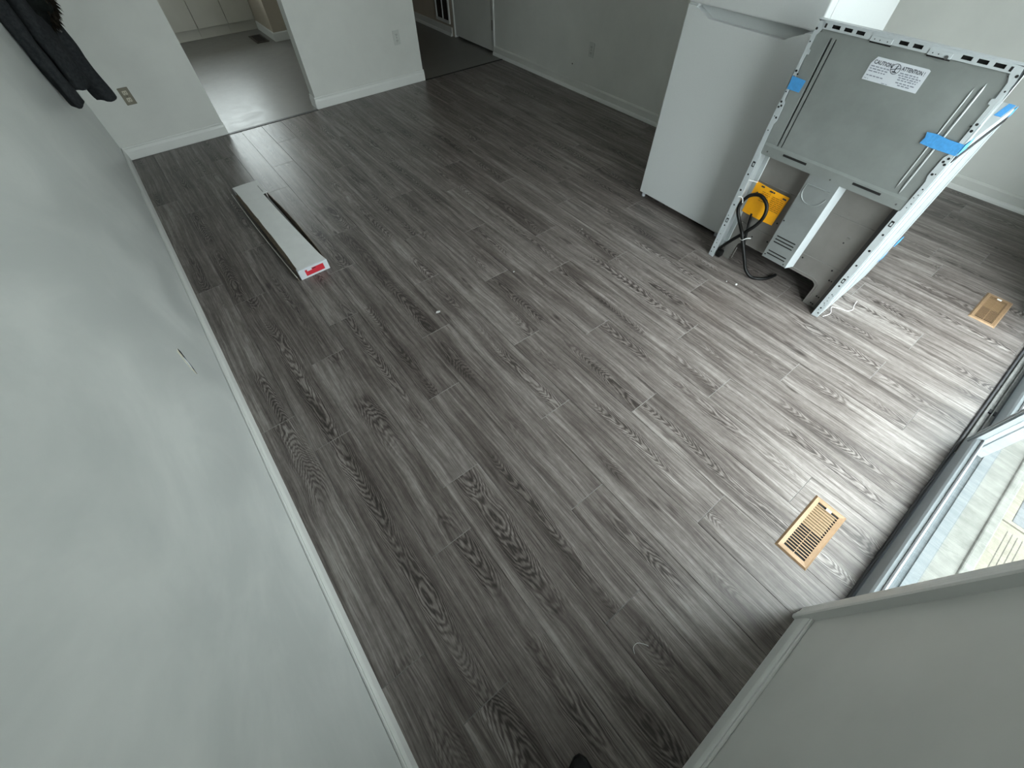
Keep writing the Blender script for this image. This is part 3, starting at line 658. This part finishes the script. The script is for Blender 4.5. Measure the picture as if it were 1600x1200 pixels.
# recessed lower panel with the arched foot cut-out
pts = [(0.058, 0.0), (0.058, 0.66), (0.712, 0.66), (0.712, 0.0), (0.632, 0.0), (0.632, 0.105)]
for i in range(7):
    a = math.pi*0.5*i/6; pts.append((0.597+0.035*math.cos(a), 0.108+0.035*math.sin(a)))
pts += [(0.158, 0.143)]
for i in range(7):
    a = math.pi*0.5 + math.pi*0.5*i/6; pts.append((0.155+0.035*math.cos(a), 0.108+0.035*math.sin(a)))
pts += [(0.120, 0.105), (0.112, 0.0)]
LP = obj('lower_panel', sprism(pts, RC, RC+0.003), 'galv2', ST)
def bead(p, r, m, nm2, parent): return obj(nm2, tube(bmn(), [(SX+RC-0.0005, SY-s, z) for s, z in p], r, 6, True), m, parent)
edge = [(0.46, 0.158), (0.585, 0.160), (0.615, 0.155), (0.638, 0.138), (0.646, 0.110), (0.646, 0.02)]
bead([tuple(v[:2]) for v in smooth_path([(a, b, 0) for a, b in edge], 4)], 0.0035, 'galv2', 'pressed_bead', LP)
for z in (0.258, 0.508):
    bead([(0.47, z), (0.695, z+0.004)], 0.0028, 'galv2', 'pressed_bead', LP); bead([(0.07, z), (0.30, z)], 0.0028, 'galv2', 'pressed_bead', LP)
bead([(0.128, 0.02), (0.128, 0.10)], 0.003, 'galv2', 'pressed_bead', LP)
for s, z, r in ((0.49, 0.235, 0.005), (0.655, 0.245, 0.005), (0.675, 0.19, 0.005), (0.688, 0.19, 0.004), (0.675, 0.075, 0.005), (0.688, 0.073, 0.005), (0.672, 0.022, 0.005), (0.684, 0.020, 0.005), (0.275, 0.22, 0.005), (0.27, 0.34, 0.005), (0.18, 0.205, 0.004), (0.615, 0.40, 0.004)):
    obj('panel_hole', disc(bmn(), (SX+RC-0.001, SY-s, z), r, 'x', 0.0015, 8), 'hole', LP)
obj('dimple', disc(bmn(), (SX+RC-0.003, SY-0.62, 0.425), 0.009, 'x', 0.004, 10), 'galv2', LP)
obj('channel', sb(0.700, WID-0.008, RC-0.018, RC-0.014, 0.01, 0.645), 'darksteel', ST)
obj('bottom_pan', sb(0.03, WID-0.03, RC+0.003, 0.60, 0.15, 0.153), 'darksteel', ST)
obj('inner_side', sb(0.030, 0.034, 0.0, RC+0.01, 0.005, 0.655), 'shiny', ST)
obj('inner_edge_strip', prism(bmn(), [(SX+RC-0.003, SY-0.062), (SX+RC-0.006, SY-0.058), (SX+RC, SY-0.034), (SX+RC+0.004, SY-0.034)], 'z', 0.10, 0.655), 'shiny', ST)
# central duct cover with D-shaped pressing and louvre slots
DC = obj('duct_cover', prism(bmn(), [(SX+0.003, SY-0.303), (SX+0.003, SY-0.452), (SX+RC, SY-0.474), (SX+RC, SY-0.303)], 'z', 0.166, 0.658), 'duct', ST)
obj('duct_side', prism(bmn(), [(SX+0.0025, SY-0.4525), (SX+0.0025, SY-0.4535), (SX+RC-0.002, SY-0.4755), (SX+RC-0.002, SY-0.4745)], 'z', 0.163, 0.655), 'enamel', DC)
for z in (0.311, 0.292, 0.274, 0.2155, 0.197): obj('louvre_slot', sb(0.321, 0.431, 0.0018, 0.0035, z-0.003, z+0.003), 'hole', DC)
dp = [(0.437, 0.612), (0.317, 0.610), (0.312, 0.575)] + [(0.372-0.058*math.cos(a), 0.572-0.05*math.sin(a)) for a in [math.pi*i/10 for i in range(1, 10)]] + [(0.434, 0.575)]
obj('knockout', tube(bmn(), [(SX+0.003, SY-s, z) for s, z in dp], 0.0032, 6), 'duct', DC)
for s, z in ((0.315, 0.185), (0.435, 0.178), (0.31, 0.40)): obj('duct_screw', disc(bmn(), (SX+0.003, SY-s, z), 0.004, 'x', -0.0012, 8), 'hole', DC)
# caution label
def lab(s, z, d=-0.0006): return (SX+d, SY-s, z)
LB = obj('caution_label', sprism([(0.284, 1.052), (0.284, 1.107), (0.297, 1.131), (0.488, 1.131), (0.496, 1.127), (0.496, 1.053)], 0.0022, 0.0034), 'label', ST)
dL = 0.0017
def ltext(b, s, z, size, sx, m='ink', w=0.0):
    bm = text_bm(b, size, lambda x, y: (SX+dL, SY-(s+x), z+y), sx, w); obj('lettering', bm, m, LB)
ltext('CAUTION!', 0.294, 1.1085, 0.0185, 0.84, 'ink', 0.00035)
ltext('ATTENTION !', 0.402, 1.1085, 0.0185, 0.73, 'ink', 0.00035)
def bars(par, s0, s1, z, h, m, n, d, seed):
    rr = random.Random(seed); bm = bmn(); s = s0; first = True
    while s < s1 - 0.002:
        w = min(rr.uniform(0.006, 0.016), s1-s); box(bm, SX+d, SX+d+0.0004, SY-s-w, SY-s, z, z+h); s += w + 0.0035
    obj('print_line', bm, m, par)
for i, (a, b, z) in enumerate(((0.291, 0.362, 1.0985), (0.291, 0.360, 1.0905), (0.291, 0.356, 1.0825), (0.292, 0.357, 1.068), (0.290, 0.306, 1.058), (0.362, 0.385, 1.0545), (0.404, 0.472, 1.0985), (0.402, 0.485, 1.0915), (0.408, 0.480, 1.0845), (0.408, 0.478, 1.0775), (0.408, 0.482, 1.068), (0.420, 0.468, 1.061))):
    bars(LB, a, b, z, 0.0034 if i not in (4, 5) else 0.0018, 'greyink', 0, dL, i)
bm = bmn(); N = 28
for k in range(N):
    a0, a1 = 2*math.pi*k/N, 2*math.pi*(k+1)/N
    q = [bm.verts.new((SX+dL, SY-(0.381+r*math.cos(a)), 1.108+r*math.sin(a))) for r, a in ((0.0175, a0), (0.0175, a1), (0.0155, a1), (0.0155, a0))]; bm.faces.new(q)
obj('symbol_ring', bm, 'ink', LB)
def stroke(p, w):
    bm = bmn()
    for (s0, z0), (s1, z1) in zip(p, p[1:]):
        dx, dz = s1-s0, z1-z0; L = math.hypot(dx, dz); nx, nz = -dz/L*w/2, dx/L*w/2
        bm.faces.new([bm.verts.new((SX+dL, SY-s, z)) for s, z in ((s0+nx, z0+nz), (s1+nx, z1+nz), (s1-nx, z1-nz), (s0-nx, z0-nz))])
    return bm
obj('symbol_slash', stroke([(0.366, 1.103), (0.396, 1.113)], 0.0022), 'ink', LB)
obj('symbol_figure', stroke([(0.385, 1.121), (0.382, 1.113), (0.381, 1.104), (0.383, 1.099), (0.374, 1.098), (0.390, 1.098)], 0.0034), 'ink', LB)
# painter's tape strips
def strip(pts3, w_, name='tape'):
    pass
obj('tape_strip', sprism([(0.006, 0.998), (0.074, 0.994), (0.068, 0.946), (0.008, 0.946)], -0.0042, -0.0034), 'tape', ST)
bm = sprism([(0.619, 0.953), (0.626, 0.935), (0.622, 0.912), (0.668, 0.908), (0.757, 0.908), (0.757, 0.950), (0.70, 0.951), (0.655, 0.956)], -0.0046, -0.0036)
obj('tape_strip', bm, 'tape', ST)
obj('tape_strip', B(SX-0.004, SX+0.10, SY-WID-0.0052, SY-WID-0.0040, 0.908, 0.950), 'tape', ST)
obj('tape_strip', B(SX+0.46, SX+0.655, SY-WID+0.006, SY-WID+0.032, 0.9346, 0.9356), 'tape', ST)
obj('tape_strip', B(SX+0.61, SX+0.655, SY-WID-0.0055, SY-WID-0.0042, 0.900, 0.936), 'tape', ST)
obj('tape_strip', prism(bmn(), [(SX+0.56, 0.125), (SX+0.655, 0.155), (SX+0.645, 0.115)], 'y', SY-WID-0.004, SY-WID-0.003), 'tape', ST)
obj('tape_strip', B(SX+0.63, SX+0.70, SY-WID-0.010, SY-WID-0.006, 0.205, 0.245, 0.001), 'tape', ST)
# yellow energy tag on wire inside the recess
dY = RC-0.012
yb = bmn(); ns = 8
rows = []
for i in range(ns+1):
    t = i/ns
    s_t = 0.064+0.200*t; s_b = 0.056+0.196*t
    bow = 0.006*math.sin(t*math.pi)
    rows.append([yb.verts.new((SX+dY-bow-0.006*j*(1-t), SY-(s_b+(s_t-s_b)*j), 0.322+(0.508-0.014*t-0.322)*j)) for j in (0, 0.5, 1)])
for i in range(ns):
    for j in range(2): yb.faces.new((rows[i][j], rows[i+1][j], rows[i+1][j+1], rows[i][j+1]))
r_ = bmesh.ops.extrude_face_region(yb, geom=yb.faces[:])
for v in [g for g in r_['geom'] if isinstance(g, bmesh.types.BMVert)]: v.co.x += 0.001
YT = YC = obj('yellow_tag', yb, 'yellow', ST); YT['label'] = 'yellow printed card tag hanging inside the stove back'
def yprint(s0, s1, z, h, m, seed):
    rr = random.Random(seed); bm = bmn(); s = s0
    while s < s1-0.002:
        w = min(rr.uniform(0.01, 0.03), s1-s); box(bm, SX+dY-0.0125, SX+dY-0.0115, SY-s-w, SY-s, z, z+h); s += w+0.004
    obj('print_line', bm, m, YT)
for i, (a, b, z, h, m) in enumerate(((0.10, 0.122, 0.493, 0.007, 'ink'), (0.155, 0.185, 0.487, 0.007, 'ink'), (0.236, 0.256, 0.478, 0.008, 'ink'))): yprint(a, b, z, h, m, i+40)
for i in range(6): yprint(0.118, 0.168, 0.472-i*0.010, 0.0035, 'yink', i+50)
for i in range(8): yprint(0.182, 0.250, 0.468-i*0.010, 0.0035, 'yink', i+60)
obj('diamond_symbol', prism(bmn(), [(SY-0.085, 0.452), (SY-0.094, 0.463), (SY-0.103, 0.452), (SY-0.094, 0.441)], 'x', SX+dY-0.0125, SX+dY-0.0115), 'ink', YT)
obj('tie_wire', tube(bmn(), [(SX-0.003, SY-0.03, 0.515), (SX+0.01, SY-0.045, 0.512), (SX+dY-0.006, SY-0.068, 0.503)], 0.002, 6), 'wire', YT)
# power cord: loop tied in the middle, tail hanging to the floor
D = -0.002
path = [(0.036, 0.045, 0.03), (0.060, 0.095, 0.012), (0.100, 0.165, 0.0), (0.150, 0.245, -0.010), (0.190, 0.315, -0.006), (0.204, 0.375, 0.0), (0.186, 0.432, 0.006), (0.130, 0.462, 0.01), (0.075, 0.440, 0.01), (0.048, 0.390, 0.008), (0.050, 0.340, 0.004), (0.085, 0.290, 0.002), (0.140, 0.250, -0.022), (0.170, 0.205, -0.024), (0.205, 0.150, -0.022), (0.238, 0.095, -0.018), (0.268, 0.045, -0.012), (0.310, 0.014, 0.0), (0.350, 0.012, 0.02), (0.385, 0.012, 0.07), (0.40, 0.012, 0.14)]
PC = obj('power_cord', tube(bmn(), smooth_path([(SX+D+d, SY-s, z) for s, z, d in path], 6), 0.0100, 10), 'cord', ST, True); PC['label'] = 'black looped power cord'
obj('cord_back', tube(bmn(), smooth_path([(SX+0.045, SY-0.118, 0.335), (SX+0.04, SY-0.135, 0.26), (SX+0.038, SY-0.152, 0.20), (SX+0.04, SY-0.165, 0.15)], 5), 0.008, 8), 'cord', PC, True)
obj('plug', B(SX-0.0, SX+0.04, SY-0.075, SY-0.036, 0.012, 0.055, 0.008, 2), 'cord', PC)
obj('twist_tie', tube(bmn(), smooth_path([(SX-0.016, SY-0.022, 0.418), (SX-0.008, SY-0.036, 0.420), (SX-0.008, SY-0.050, 0.412), (SX-0.006, SY-0.058, 0.392)], 4), 0.0028, 6), 'wire', PC)
obj('twist_tie', tube(bmn(), smooth_path([(SX-0.028, SY-0.150, 0.212), (SX-0.038, SY-0.165, 0.214), (SX-0.038, SY-0.176, 0.224), (SX-0.030, SY-0.19, 0.236), (SX-0.022, SY-0.205, 0.240)], 4), 0.0026, 6), 'wire', PC)

# ------------------------------------------------------------------ floor vents
def floor_vent(x0, x1, y0, y1, label, n=20):
    t = thing('floor_vent', label, 'floor vent', ((x0+x1)/2, (y0+y1)/2, 0), 'tan floor vents')
    b = 0.026; e = 0.022; zt = 0.0065
    bm = bmn()
    o_ = [(x0, y0), (x1, y0), (x1, y1), (x0, y1)]; m_ = [(x0+0.007, y0+0.007), (x1-0.007, y0+0.007), (x1-0.007, y1-0.007), (x0+0.007, y1-0.007)]
    i_ = [(x0+b, y0+e), (x1-b, y0+e), (x1-b, y1-e), (x0+b, y1-e)]
    R0 = [bm.verts.new((*p, 0.0005)) for p in o_]; R1 = [bm.verts.new((*p, zt)) for p in m_]; R2 = [bm.verts.new((*p, zt-0.0012)) for p in i_]; R3 = [bm.verts.new((*p, 0.0005)) for p in i_]
    for A_, B_ in ((R0, R1), (R1, R2), (R2, R3)):
        for k_ in range(4): bm.faces.new((A_[k_], A_[(k_+1) % 4], B_[(k_+1) % 4], B_[k_]))
    obj('frame', bm, 'vent', t)
    obj('duct_opening', B(x0+b-0.002, x1-b+0.002, y0+e-0.002, y1-e+0.002, 0.0003, 0.0008), 'black', t)
    xm = x0 + (x1-x0)*0.5
    obj('damper', B(xm, x1-b-0.016, y0+e+0.007, y1-e, 0.0010, 0.0018), 'ventd', t)
    L = (x1-x0-2*b); stp = L/n; me = None
    for k_ in range(1, n):
        xx = x0+b+k_*stp
        if me is None:
            s_ = obj('slat', B(xx-0.0022, xx+0.0022, y0+e, y1-e, 0.003, zt-0.0014), 'vent', t); me = s_
        else:
            s_ = me.copy(); COL.objects.link(s_); s_.parent = t; s_.location = me.location + Vector(((k_-1)*stp, 0, 0))
    yc = (y0+y1)/2
    obj('cross_bar', B(x0+b, x1-b, yc-0.0012, yc+0.0012, 0.0012, 0.0035), 'vent', t)
    obj('lever', B(x1-b-stp*0.9, x1-b-stp*0.1, yc-0.012, yc+0.010, 0.004, 0.009, 0.001), 'wire', t)
floor_vent(1.085, 1.412, -0.448, -0.318, 'tan metal floor vent near the lower right wall corner')
floor_vent(3.143, 3.462, -0.437, -0.305, 'tan floor vent at the right edge near the far end of the sliding door')

# ------------------------------------------------------------------ flat carton on the floor
BX = thing('flooring_box', 'long flat white carton with red end label lying on the floor', 'box', (0.265, 3.08, 0))
ang = math.radians(1.6); cx, cy = 0.270, 3.075; CL, CW, CHh = 1.275, 0.186, 0.070
def bt(u, v, z):   # u across, v along (0 = near end)
    v = v - CL/2; c_, s_ = math.cos(ang), math.sin(ang)
    return (cx + u*c_ - v*s_, cy + u*s_ + v*c_, z)
def bpoly(faces):
    bm = bmn(); ca = {}
    for f in faces:
        vs2 = []
        for p in f:
            q = bt(*p)
            key = tuple(round(c, 5) for c in q)
            if key not in ca: ca[key] = bm.verts.new(q)
            vs2.append(ca[key])
        bm.faces.new(vs2)
    return bm
def bbox_(u0, u1, v0, v1, z0, z1):
    bm = bmn(); box(bm, u0, u1, v0, v1, z0, z1)
    for v in bm.verts: v.co = Vector(bt(*v.co))
    return bm
w2 = CW/2
obj('bottom_tray', bbox_(-w2, w2, 0, CL, 0.001, 0.010), 'kraft', BX)
obj('inner_stack', bbox_(-w2+0.012, w2-0.014, 0.01, CL-0.012, 0.010, 0.056), 'darkstrip', BX)
obj('lower_layer', bbox_(-w2-0.010, -w2+0.012, 0.012, CL-0.03, 0.020, 0.026), 'kraft', BX)
# top sheet, slightly uneven edges
rr = random.Random(3); n = 16; top = []
for i in range(n+1):
    v = CL*i/n; t = i/n
    ul = -w2 + (0.003 + 0.005*math.sin(t*3.0) + rr.uniform(-0.0015, 0.0015) if 0.08 < t < 0.94 else 0)
    ur = w2 - (0.002 if t < 0.06 else 0.010 + 0.020*math.sin(min(1, (t-0.06)/0.8)*math.pi*0.55) if t < 0.82 else 0.030)
    zc = CHh + 0.002*math.sin(t*6)
    top.append((ul, ur, v, zc))
bm = bmn(); VT = [[bm.verts.new(bt(u, v, z)) for u, z in ((ul, z_), ((ul+ur)/2, z_+0.0015), (ur, z_))] for ul, ur, v, z_ in top]
for i in range(n):
    for j in range(2): bm.faces.new((VT[i][j], VT[i][j+1], VT[i+1][j+1], VT[i+1][j]))
r_ = bmesh.ops.extrude_face_region(bm, geom=bm.faces[:])
for v in [g for g in r_['geom'] if isinstance(g, bmesh.types.BMVert)]: v.co.z -= 0.003
obj('top_panel', bm, 'card', BX)
obj('top_flap', bbox_(w2-0.030, w2+0.004, CL*0.82, CL, CHh-0.004, CHh-0.001), 'card', BX)
obj('print_mark', bbox_(w2-0.024, w2-0.020, CL*0.84, CL*0.93, CHh-0.001, CHh-0.0006), 'ink', BX)
def side(u, z_top, ragged, mat, name, lean=0.0, v0=0.0, v1=CL):
    bm = bmn(); rr2 = random.Random(int(abs(u)*1e4)+int(ragged*1e4)+3); m = 22; rowsS = []
    for i in range(m+1):
        v = v0+(v1-v0)*i/m; zt_ = z_top - (rr2.random()*ragged); b_ = lean*math.sin(math.pi*i/m)
        rowsS.append((bt(u, v, 0.002), bt(u+b_, v, zt_)))
    a = [(bm.verts.new(p), bm.verts.new(q)) for p, q in rowsS]
    for i in range(m): bm.faces.new((a[i][0], a[i+1][0], a[i+1][1], a[i][1]))
    r_ = bmesh.ops.extrude_face_region(bm, geom=bm.faces[:])
    for vv in [g for g in r_['geom'] if isinstance(g, bmesh.types.BMVert)]: vv.co.x += 0.003
    return obj(name, bm, mat, BX)
side(-w2-0.024, 0.030, 0.006, 'kraft', 'side_flap', -0.008)
obj('flap_rim', tube(bmn(), [bt(-w2-0.025-0.008*math.sin(math.pi*i/10), CL*i/10, 0.029) for i in range(11)], 0.0022, 5), 'card', BX)
side(-w2+0.006, 0.062, 0.008, 'kraft', 'side_flap', 0.0)
side(w2-0.001, 0.066, 0.006, 'kraft', 'side_flap', 0.014, 0.02, CL*0.84)
EP = obj('end_panel', bbox_(-w2, w2, -0.004, 0.0, 0.001, CHh), 'label', BX)
obj('red_label', bbox_(-w2+0.034, w2-0.030, -0.0048, -0.0040, 0.014, 0.056), 'red', EP)
obj('label_patch', bbox_(-w2+0.048, -w2+0.078, -0.0054, -0.0048, 0.044, 0.057), 'label', EP)
obj('label_print', bbox_(-0.012, 0.012, -0.0054, -0.0048, 0.047, 0.053), 'ink', EP)
obj('end_panel', bbox_(-w2, w2, CL, CL+0.004, 0.001, CHh-0.004), 'card', BX)
obj('torn_corner', bbox_(-w2-0.006, -w2+0.004, -0.004, 0.03, 0.001, CHh-0.006), 'label', BX)

# ------------------------------------------------------------------ jacket hanging on the left wall
JK = thing('jacket', 'charcoal jacket with fur trimmed hood hanging on the left wall', 'jacket', (-0.33, 3.93, 0.62))
def cloth_tube(name, pts, rw, rt, mat, seed, open_end=True):
    """tapered tube of cloth: rw half width (along y), rt half thickness (along x)"""
    rr3 = random.Random(seed); bm = bmn(); S = 18; rings = []
    P = smooth_path(pts, 7); n_ = len(P)
    ph = [rr3.uniform(0, 6.28) for _ in range(4)]
    for i, p in enumerate(P):
        t = i/(n_-1); w = rw[0]+(rw[1]-rw[0])*t; th = rt[0]+(rt[1]-rt[0])*t
        ring_ = []
        for k_ in range(S):
            a = 2*math.pi*k_/S
            f = 1 + 0.10*math.sin(3*a+ph[0]+t*5) + 0.07*math.sin(5*a+ph[1]-t*9) + 0.05*math.sin(t*22+ph[2]+2*a)
            ring_.append(bm.verts.new((p.x + th*f*math.cos(a), p.y + w*f*math.sin(a), p.z + (0.006*math.sin(2*a+ph[3]) if i == n_-1 else 0))))
        rings.append(ring_)
    for i in range(n_-1):
        for k_ in range(S): bm.faces.new((rings[i][k_], rings[i][(k_+1) % S], rings[i+1][(k_+1) % S], rings[i+1][k_]))
    bm.faces.new(rings[0])
    if open_end:   # hollow cuff
        inner = [bm.verts.new(((v.co.x-P[-1].x)*0.8+P[-1].x, (v.co.y-P[-1].y)*0.86+P[-1].y, v.co.z+0.002)) for v in rings[-1]]
        deep = [bm.verts.new(((v.co.x-P[-1].x)*0.7+P[-1].x, (v.co.y-P[-1].y)*0.8+P[-1].y, v.co.z+0.06)) for v in rings[-1]]
        for k_ in range(S):
            bm.faces.new((rings[-1][k_], rings[-1][(k_+1) % S], inner[(k_+1) % S], inner[k_])); bm.faces.new((inner[k_], inner[(k_+1) % S], deep[(k_+1) % S], deep[k_]))
        bm.faces.new(deep)
    else: bm.faces.new(rings[-1])
    return obj(name, bm, mat, JK, True)
cloth_tube('sleeve', [(-0.355, 3.85, 1.50), (-0.362, 3.80, 1.30), (-0.362, 3.79, 1.05), (-0.356, 3.79, 0.88), (-0.348, 3.79, 0.725)], (0.085, 0.066), (0.038, 0.036), 'jacket', 1)
cloth_tube('sleeve', [(-0.320, 4.10, 1.50), (-0.275, 4.14, 1.28), (-0.250, 4.13, 1.00), (-0.232, 4.13, 0.82), (-0.214, 4.12, 0.640)], (0.085, 0.075), (0.058, 0.056), 'jacket', 2)
cloth_tube('body', [(-0.345, 3.96, 1.58), (-0.320, 3.97, 1.35), (-0.298, 3.98, 1.10), (-0.292, 3.985, 0.92), (-0.296, 3.99, 0.765)], (0.16, 0.155), (0.062, 0.052), 'jacket', 5)
# hood / fur trim
bm = bmn(); bmesh.ops.create_icosphere(bm, subdivisions=4, radius=1.0)
for v in bm.verts:
    n_ = v.co.normalized(); f = 1 + 0.08*math.sin(9*n_.x+3)*math.sin(7*n_.y) + 0.05*math.sin(15*n_.z+2*n_.y)
    v.co = Vector((-0.245 + n_.x*0.125*f, 4.06 + n_.y*0.15*f, 1.27 + n_.z*0.25*f))
HO = obj('hood', bm, 'fur', JK, True)
rr4 = random.Random(11); bm = bmn()
for i in range(420):
    th = rr4.uniform(-1.0, 1.2); ph = rr4.uniform(-1.45, 0.9)
    n_ = Vector((math.cos(ph)*math.cos(th), math.cos(ph)*math.sin(th), math.sin(ph)))
    p = Vector((-0.245+n_.x*0.12, 4.06+n_.y*0.145, 1.27+n_.z*0.245)); q = p + Vector((n_.x*0.016+rr4.uniform(-.015, .015), n_.y*0.016+rr4.uniform(-.015, .015), n_.z*0.025-rr4.uniform(0.005, 0.03)))
    sv = Vector((rr4.uniform(-1, 1), rr4.uniform(-1, 1), rr4.uniform(-1, 1))).normalized()*0.010
    a, b, c = bm.verts.new(p-sv), bm.verts.new(p+sv), bm.verts.new(q); d_ = bm.verts.new(p + n_*0.006 + sv.cross(n_))
    bm.faces.new((a, b, c)); bm.faces.new((b, d_, c)); bm.faces.new((d_, a, c))
ft = obj('fur_trim', bm, 'fur2', HO); ft['kind'] = 'stuff'
obj('zip_pull', tube(bmn(), [(-0.225, 4.075, 1.02), (-0.215, 4.07, 1.0), (-0.205, 4.07, 0.985)], 0.005, 6), 'hook', JK)
hk = thing('coat_hook', 'small metal coat hook on the left wall holding the jacket', 'hook', (-0.40, 3.95, 1.62))
obj('hook_plate', B(-0.40, -0.394, 3.93, 3.97, 1.57, 1.67, 0.002), 'hook', hk)
obj('hook_arm', tube(bmn(), smooth_path([(-0.396, 3.95, 1.60), (-0.36, 3.95, 1.59), (-0.34, 3.95, 1.60), (-0.335, 3.95, 1.625)], 4), 0.005), 'hook', hk)

# ------------------------------------------------------------------ small things on the floor
def bit(x, y, r, label):
    bm = bmn(); bmesh.ops.create_icosphere(bm, subdivisions=1, radius=r)
    for v in bm.verts: v.co = Vector((v.co.x*1.5+x, v.co.y+y, v.co.z*0.5+r*0.5))
    tag(obj('debris_crumb', bm, 'wire'), label, 'debris', 'white crumbs on the floor')
bit(1.300, 1.656, 0.0045, 'single white crumb on the planks in the middle of the floor')
bit(2.296, 0.748, 0.004, 'smaller white crumb in front of the stove')
bit(2.317, 0.693, 0.007, 'larger white crumb in front of the stove')
bit(1.97, 1.72, 0.004, 'white crumb on the floor left of the fridge corner')
sm = obj('scuff_flake', prism(bmn(), [(0.703, 1.648), (0.716, 1.660), (0.735, 1.650), (0.728, 1.640), (0.712, 1.642)], 'z', 0.0002, 0.0012), 'wire'); tag(sm, 'thin white flake on the planks near the middle of the floor', 'debris')
tag(obj('string', tube(bmn(), smooth_path([(2.47, 0.215, 0.003), (2.53, 0.20, 0.003), (2.585, 0.222, 0.003), (2.611, 0.185, 0.003), (2.625, 0.150, 0.003), (2.662, 0.134, 0.003), (2.70, 0.145, 0.004), (2.745, 0.152, 0.010)], 5), 0.0016, 6), 'wire'), 'short white string on the floor at the stove corner', 'string')
tag(obj('thread', tube(bmn(), smooth_path([(0.362, -0.222, 0.0015), (0.372, -0.206, 0.002), (0.392, -0.205, 0.003), (0.408, -0.220, 0.003), (0.418, -0.236, 0.0015)], 5), 0.0009, 6), 'wire'), 'thin curved white thread on the dark floor at the bottom', 'thread')
# tip of a black shoe at the bottom edge
SH = thing('shoe', 'black rounded shoe tip at the bottom edge of the floor', 'shoe', (-0.05, -0.40, 0))
def shoe_outline(sc_):
    ax = Vector((-0.61, -0.79)).normalized(); nr = Vector((ax.y, -ax.x)); tip = Vector((0.030, -0.290)); pts_ = []
    L = 0.235; pr_ = [(0, 0), (0.008, 0.018), (0.03, 0.034), (0.07, 0.043), (0.12, 0.038), (0.17, 0.031), (0.21, 0.030), (L, 0.018)]
    for a, b in pr_ + [(a, -b) for a, b in pr_[::-1][:-1]]:
        c_ = tip + ax*(0.118 + (a-0.118)*sc_) + nr*b*sc_; pts_.append((c_.x, c_.y))
    return pts_
obj('sole', prism(bmn(), shoe_outline(1.0), 'z', 0.001, 0.022), 'shoe', SH)
bm = bmn(); lv = []
for sc_, z in ((0.985, 0.022), (0.96, 0.045), (0.88, 0.062), (0.70, 0.075), (0.4, 0.082)): lv.append([bm.verts.new((*p, z)) for p in shoe_outline(sc_)])
for A_, B_ in zip(lv, lv[1:]):
    for k_ in range(len(A_)): bm.faces.new((A_[k_], A_[(k_+1) % len(A_)], B_[(k_+1) % len(B_)], B_[k_]))
bm.faces.new(lv[-1]); bm.faces.new(lv[0])
obj('upper', bm, 'shoe', SH, True)
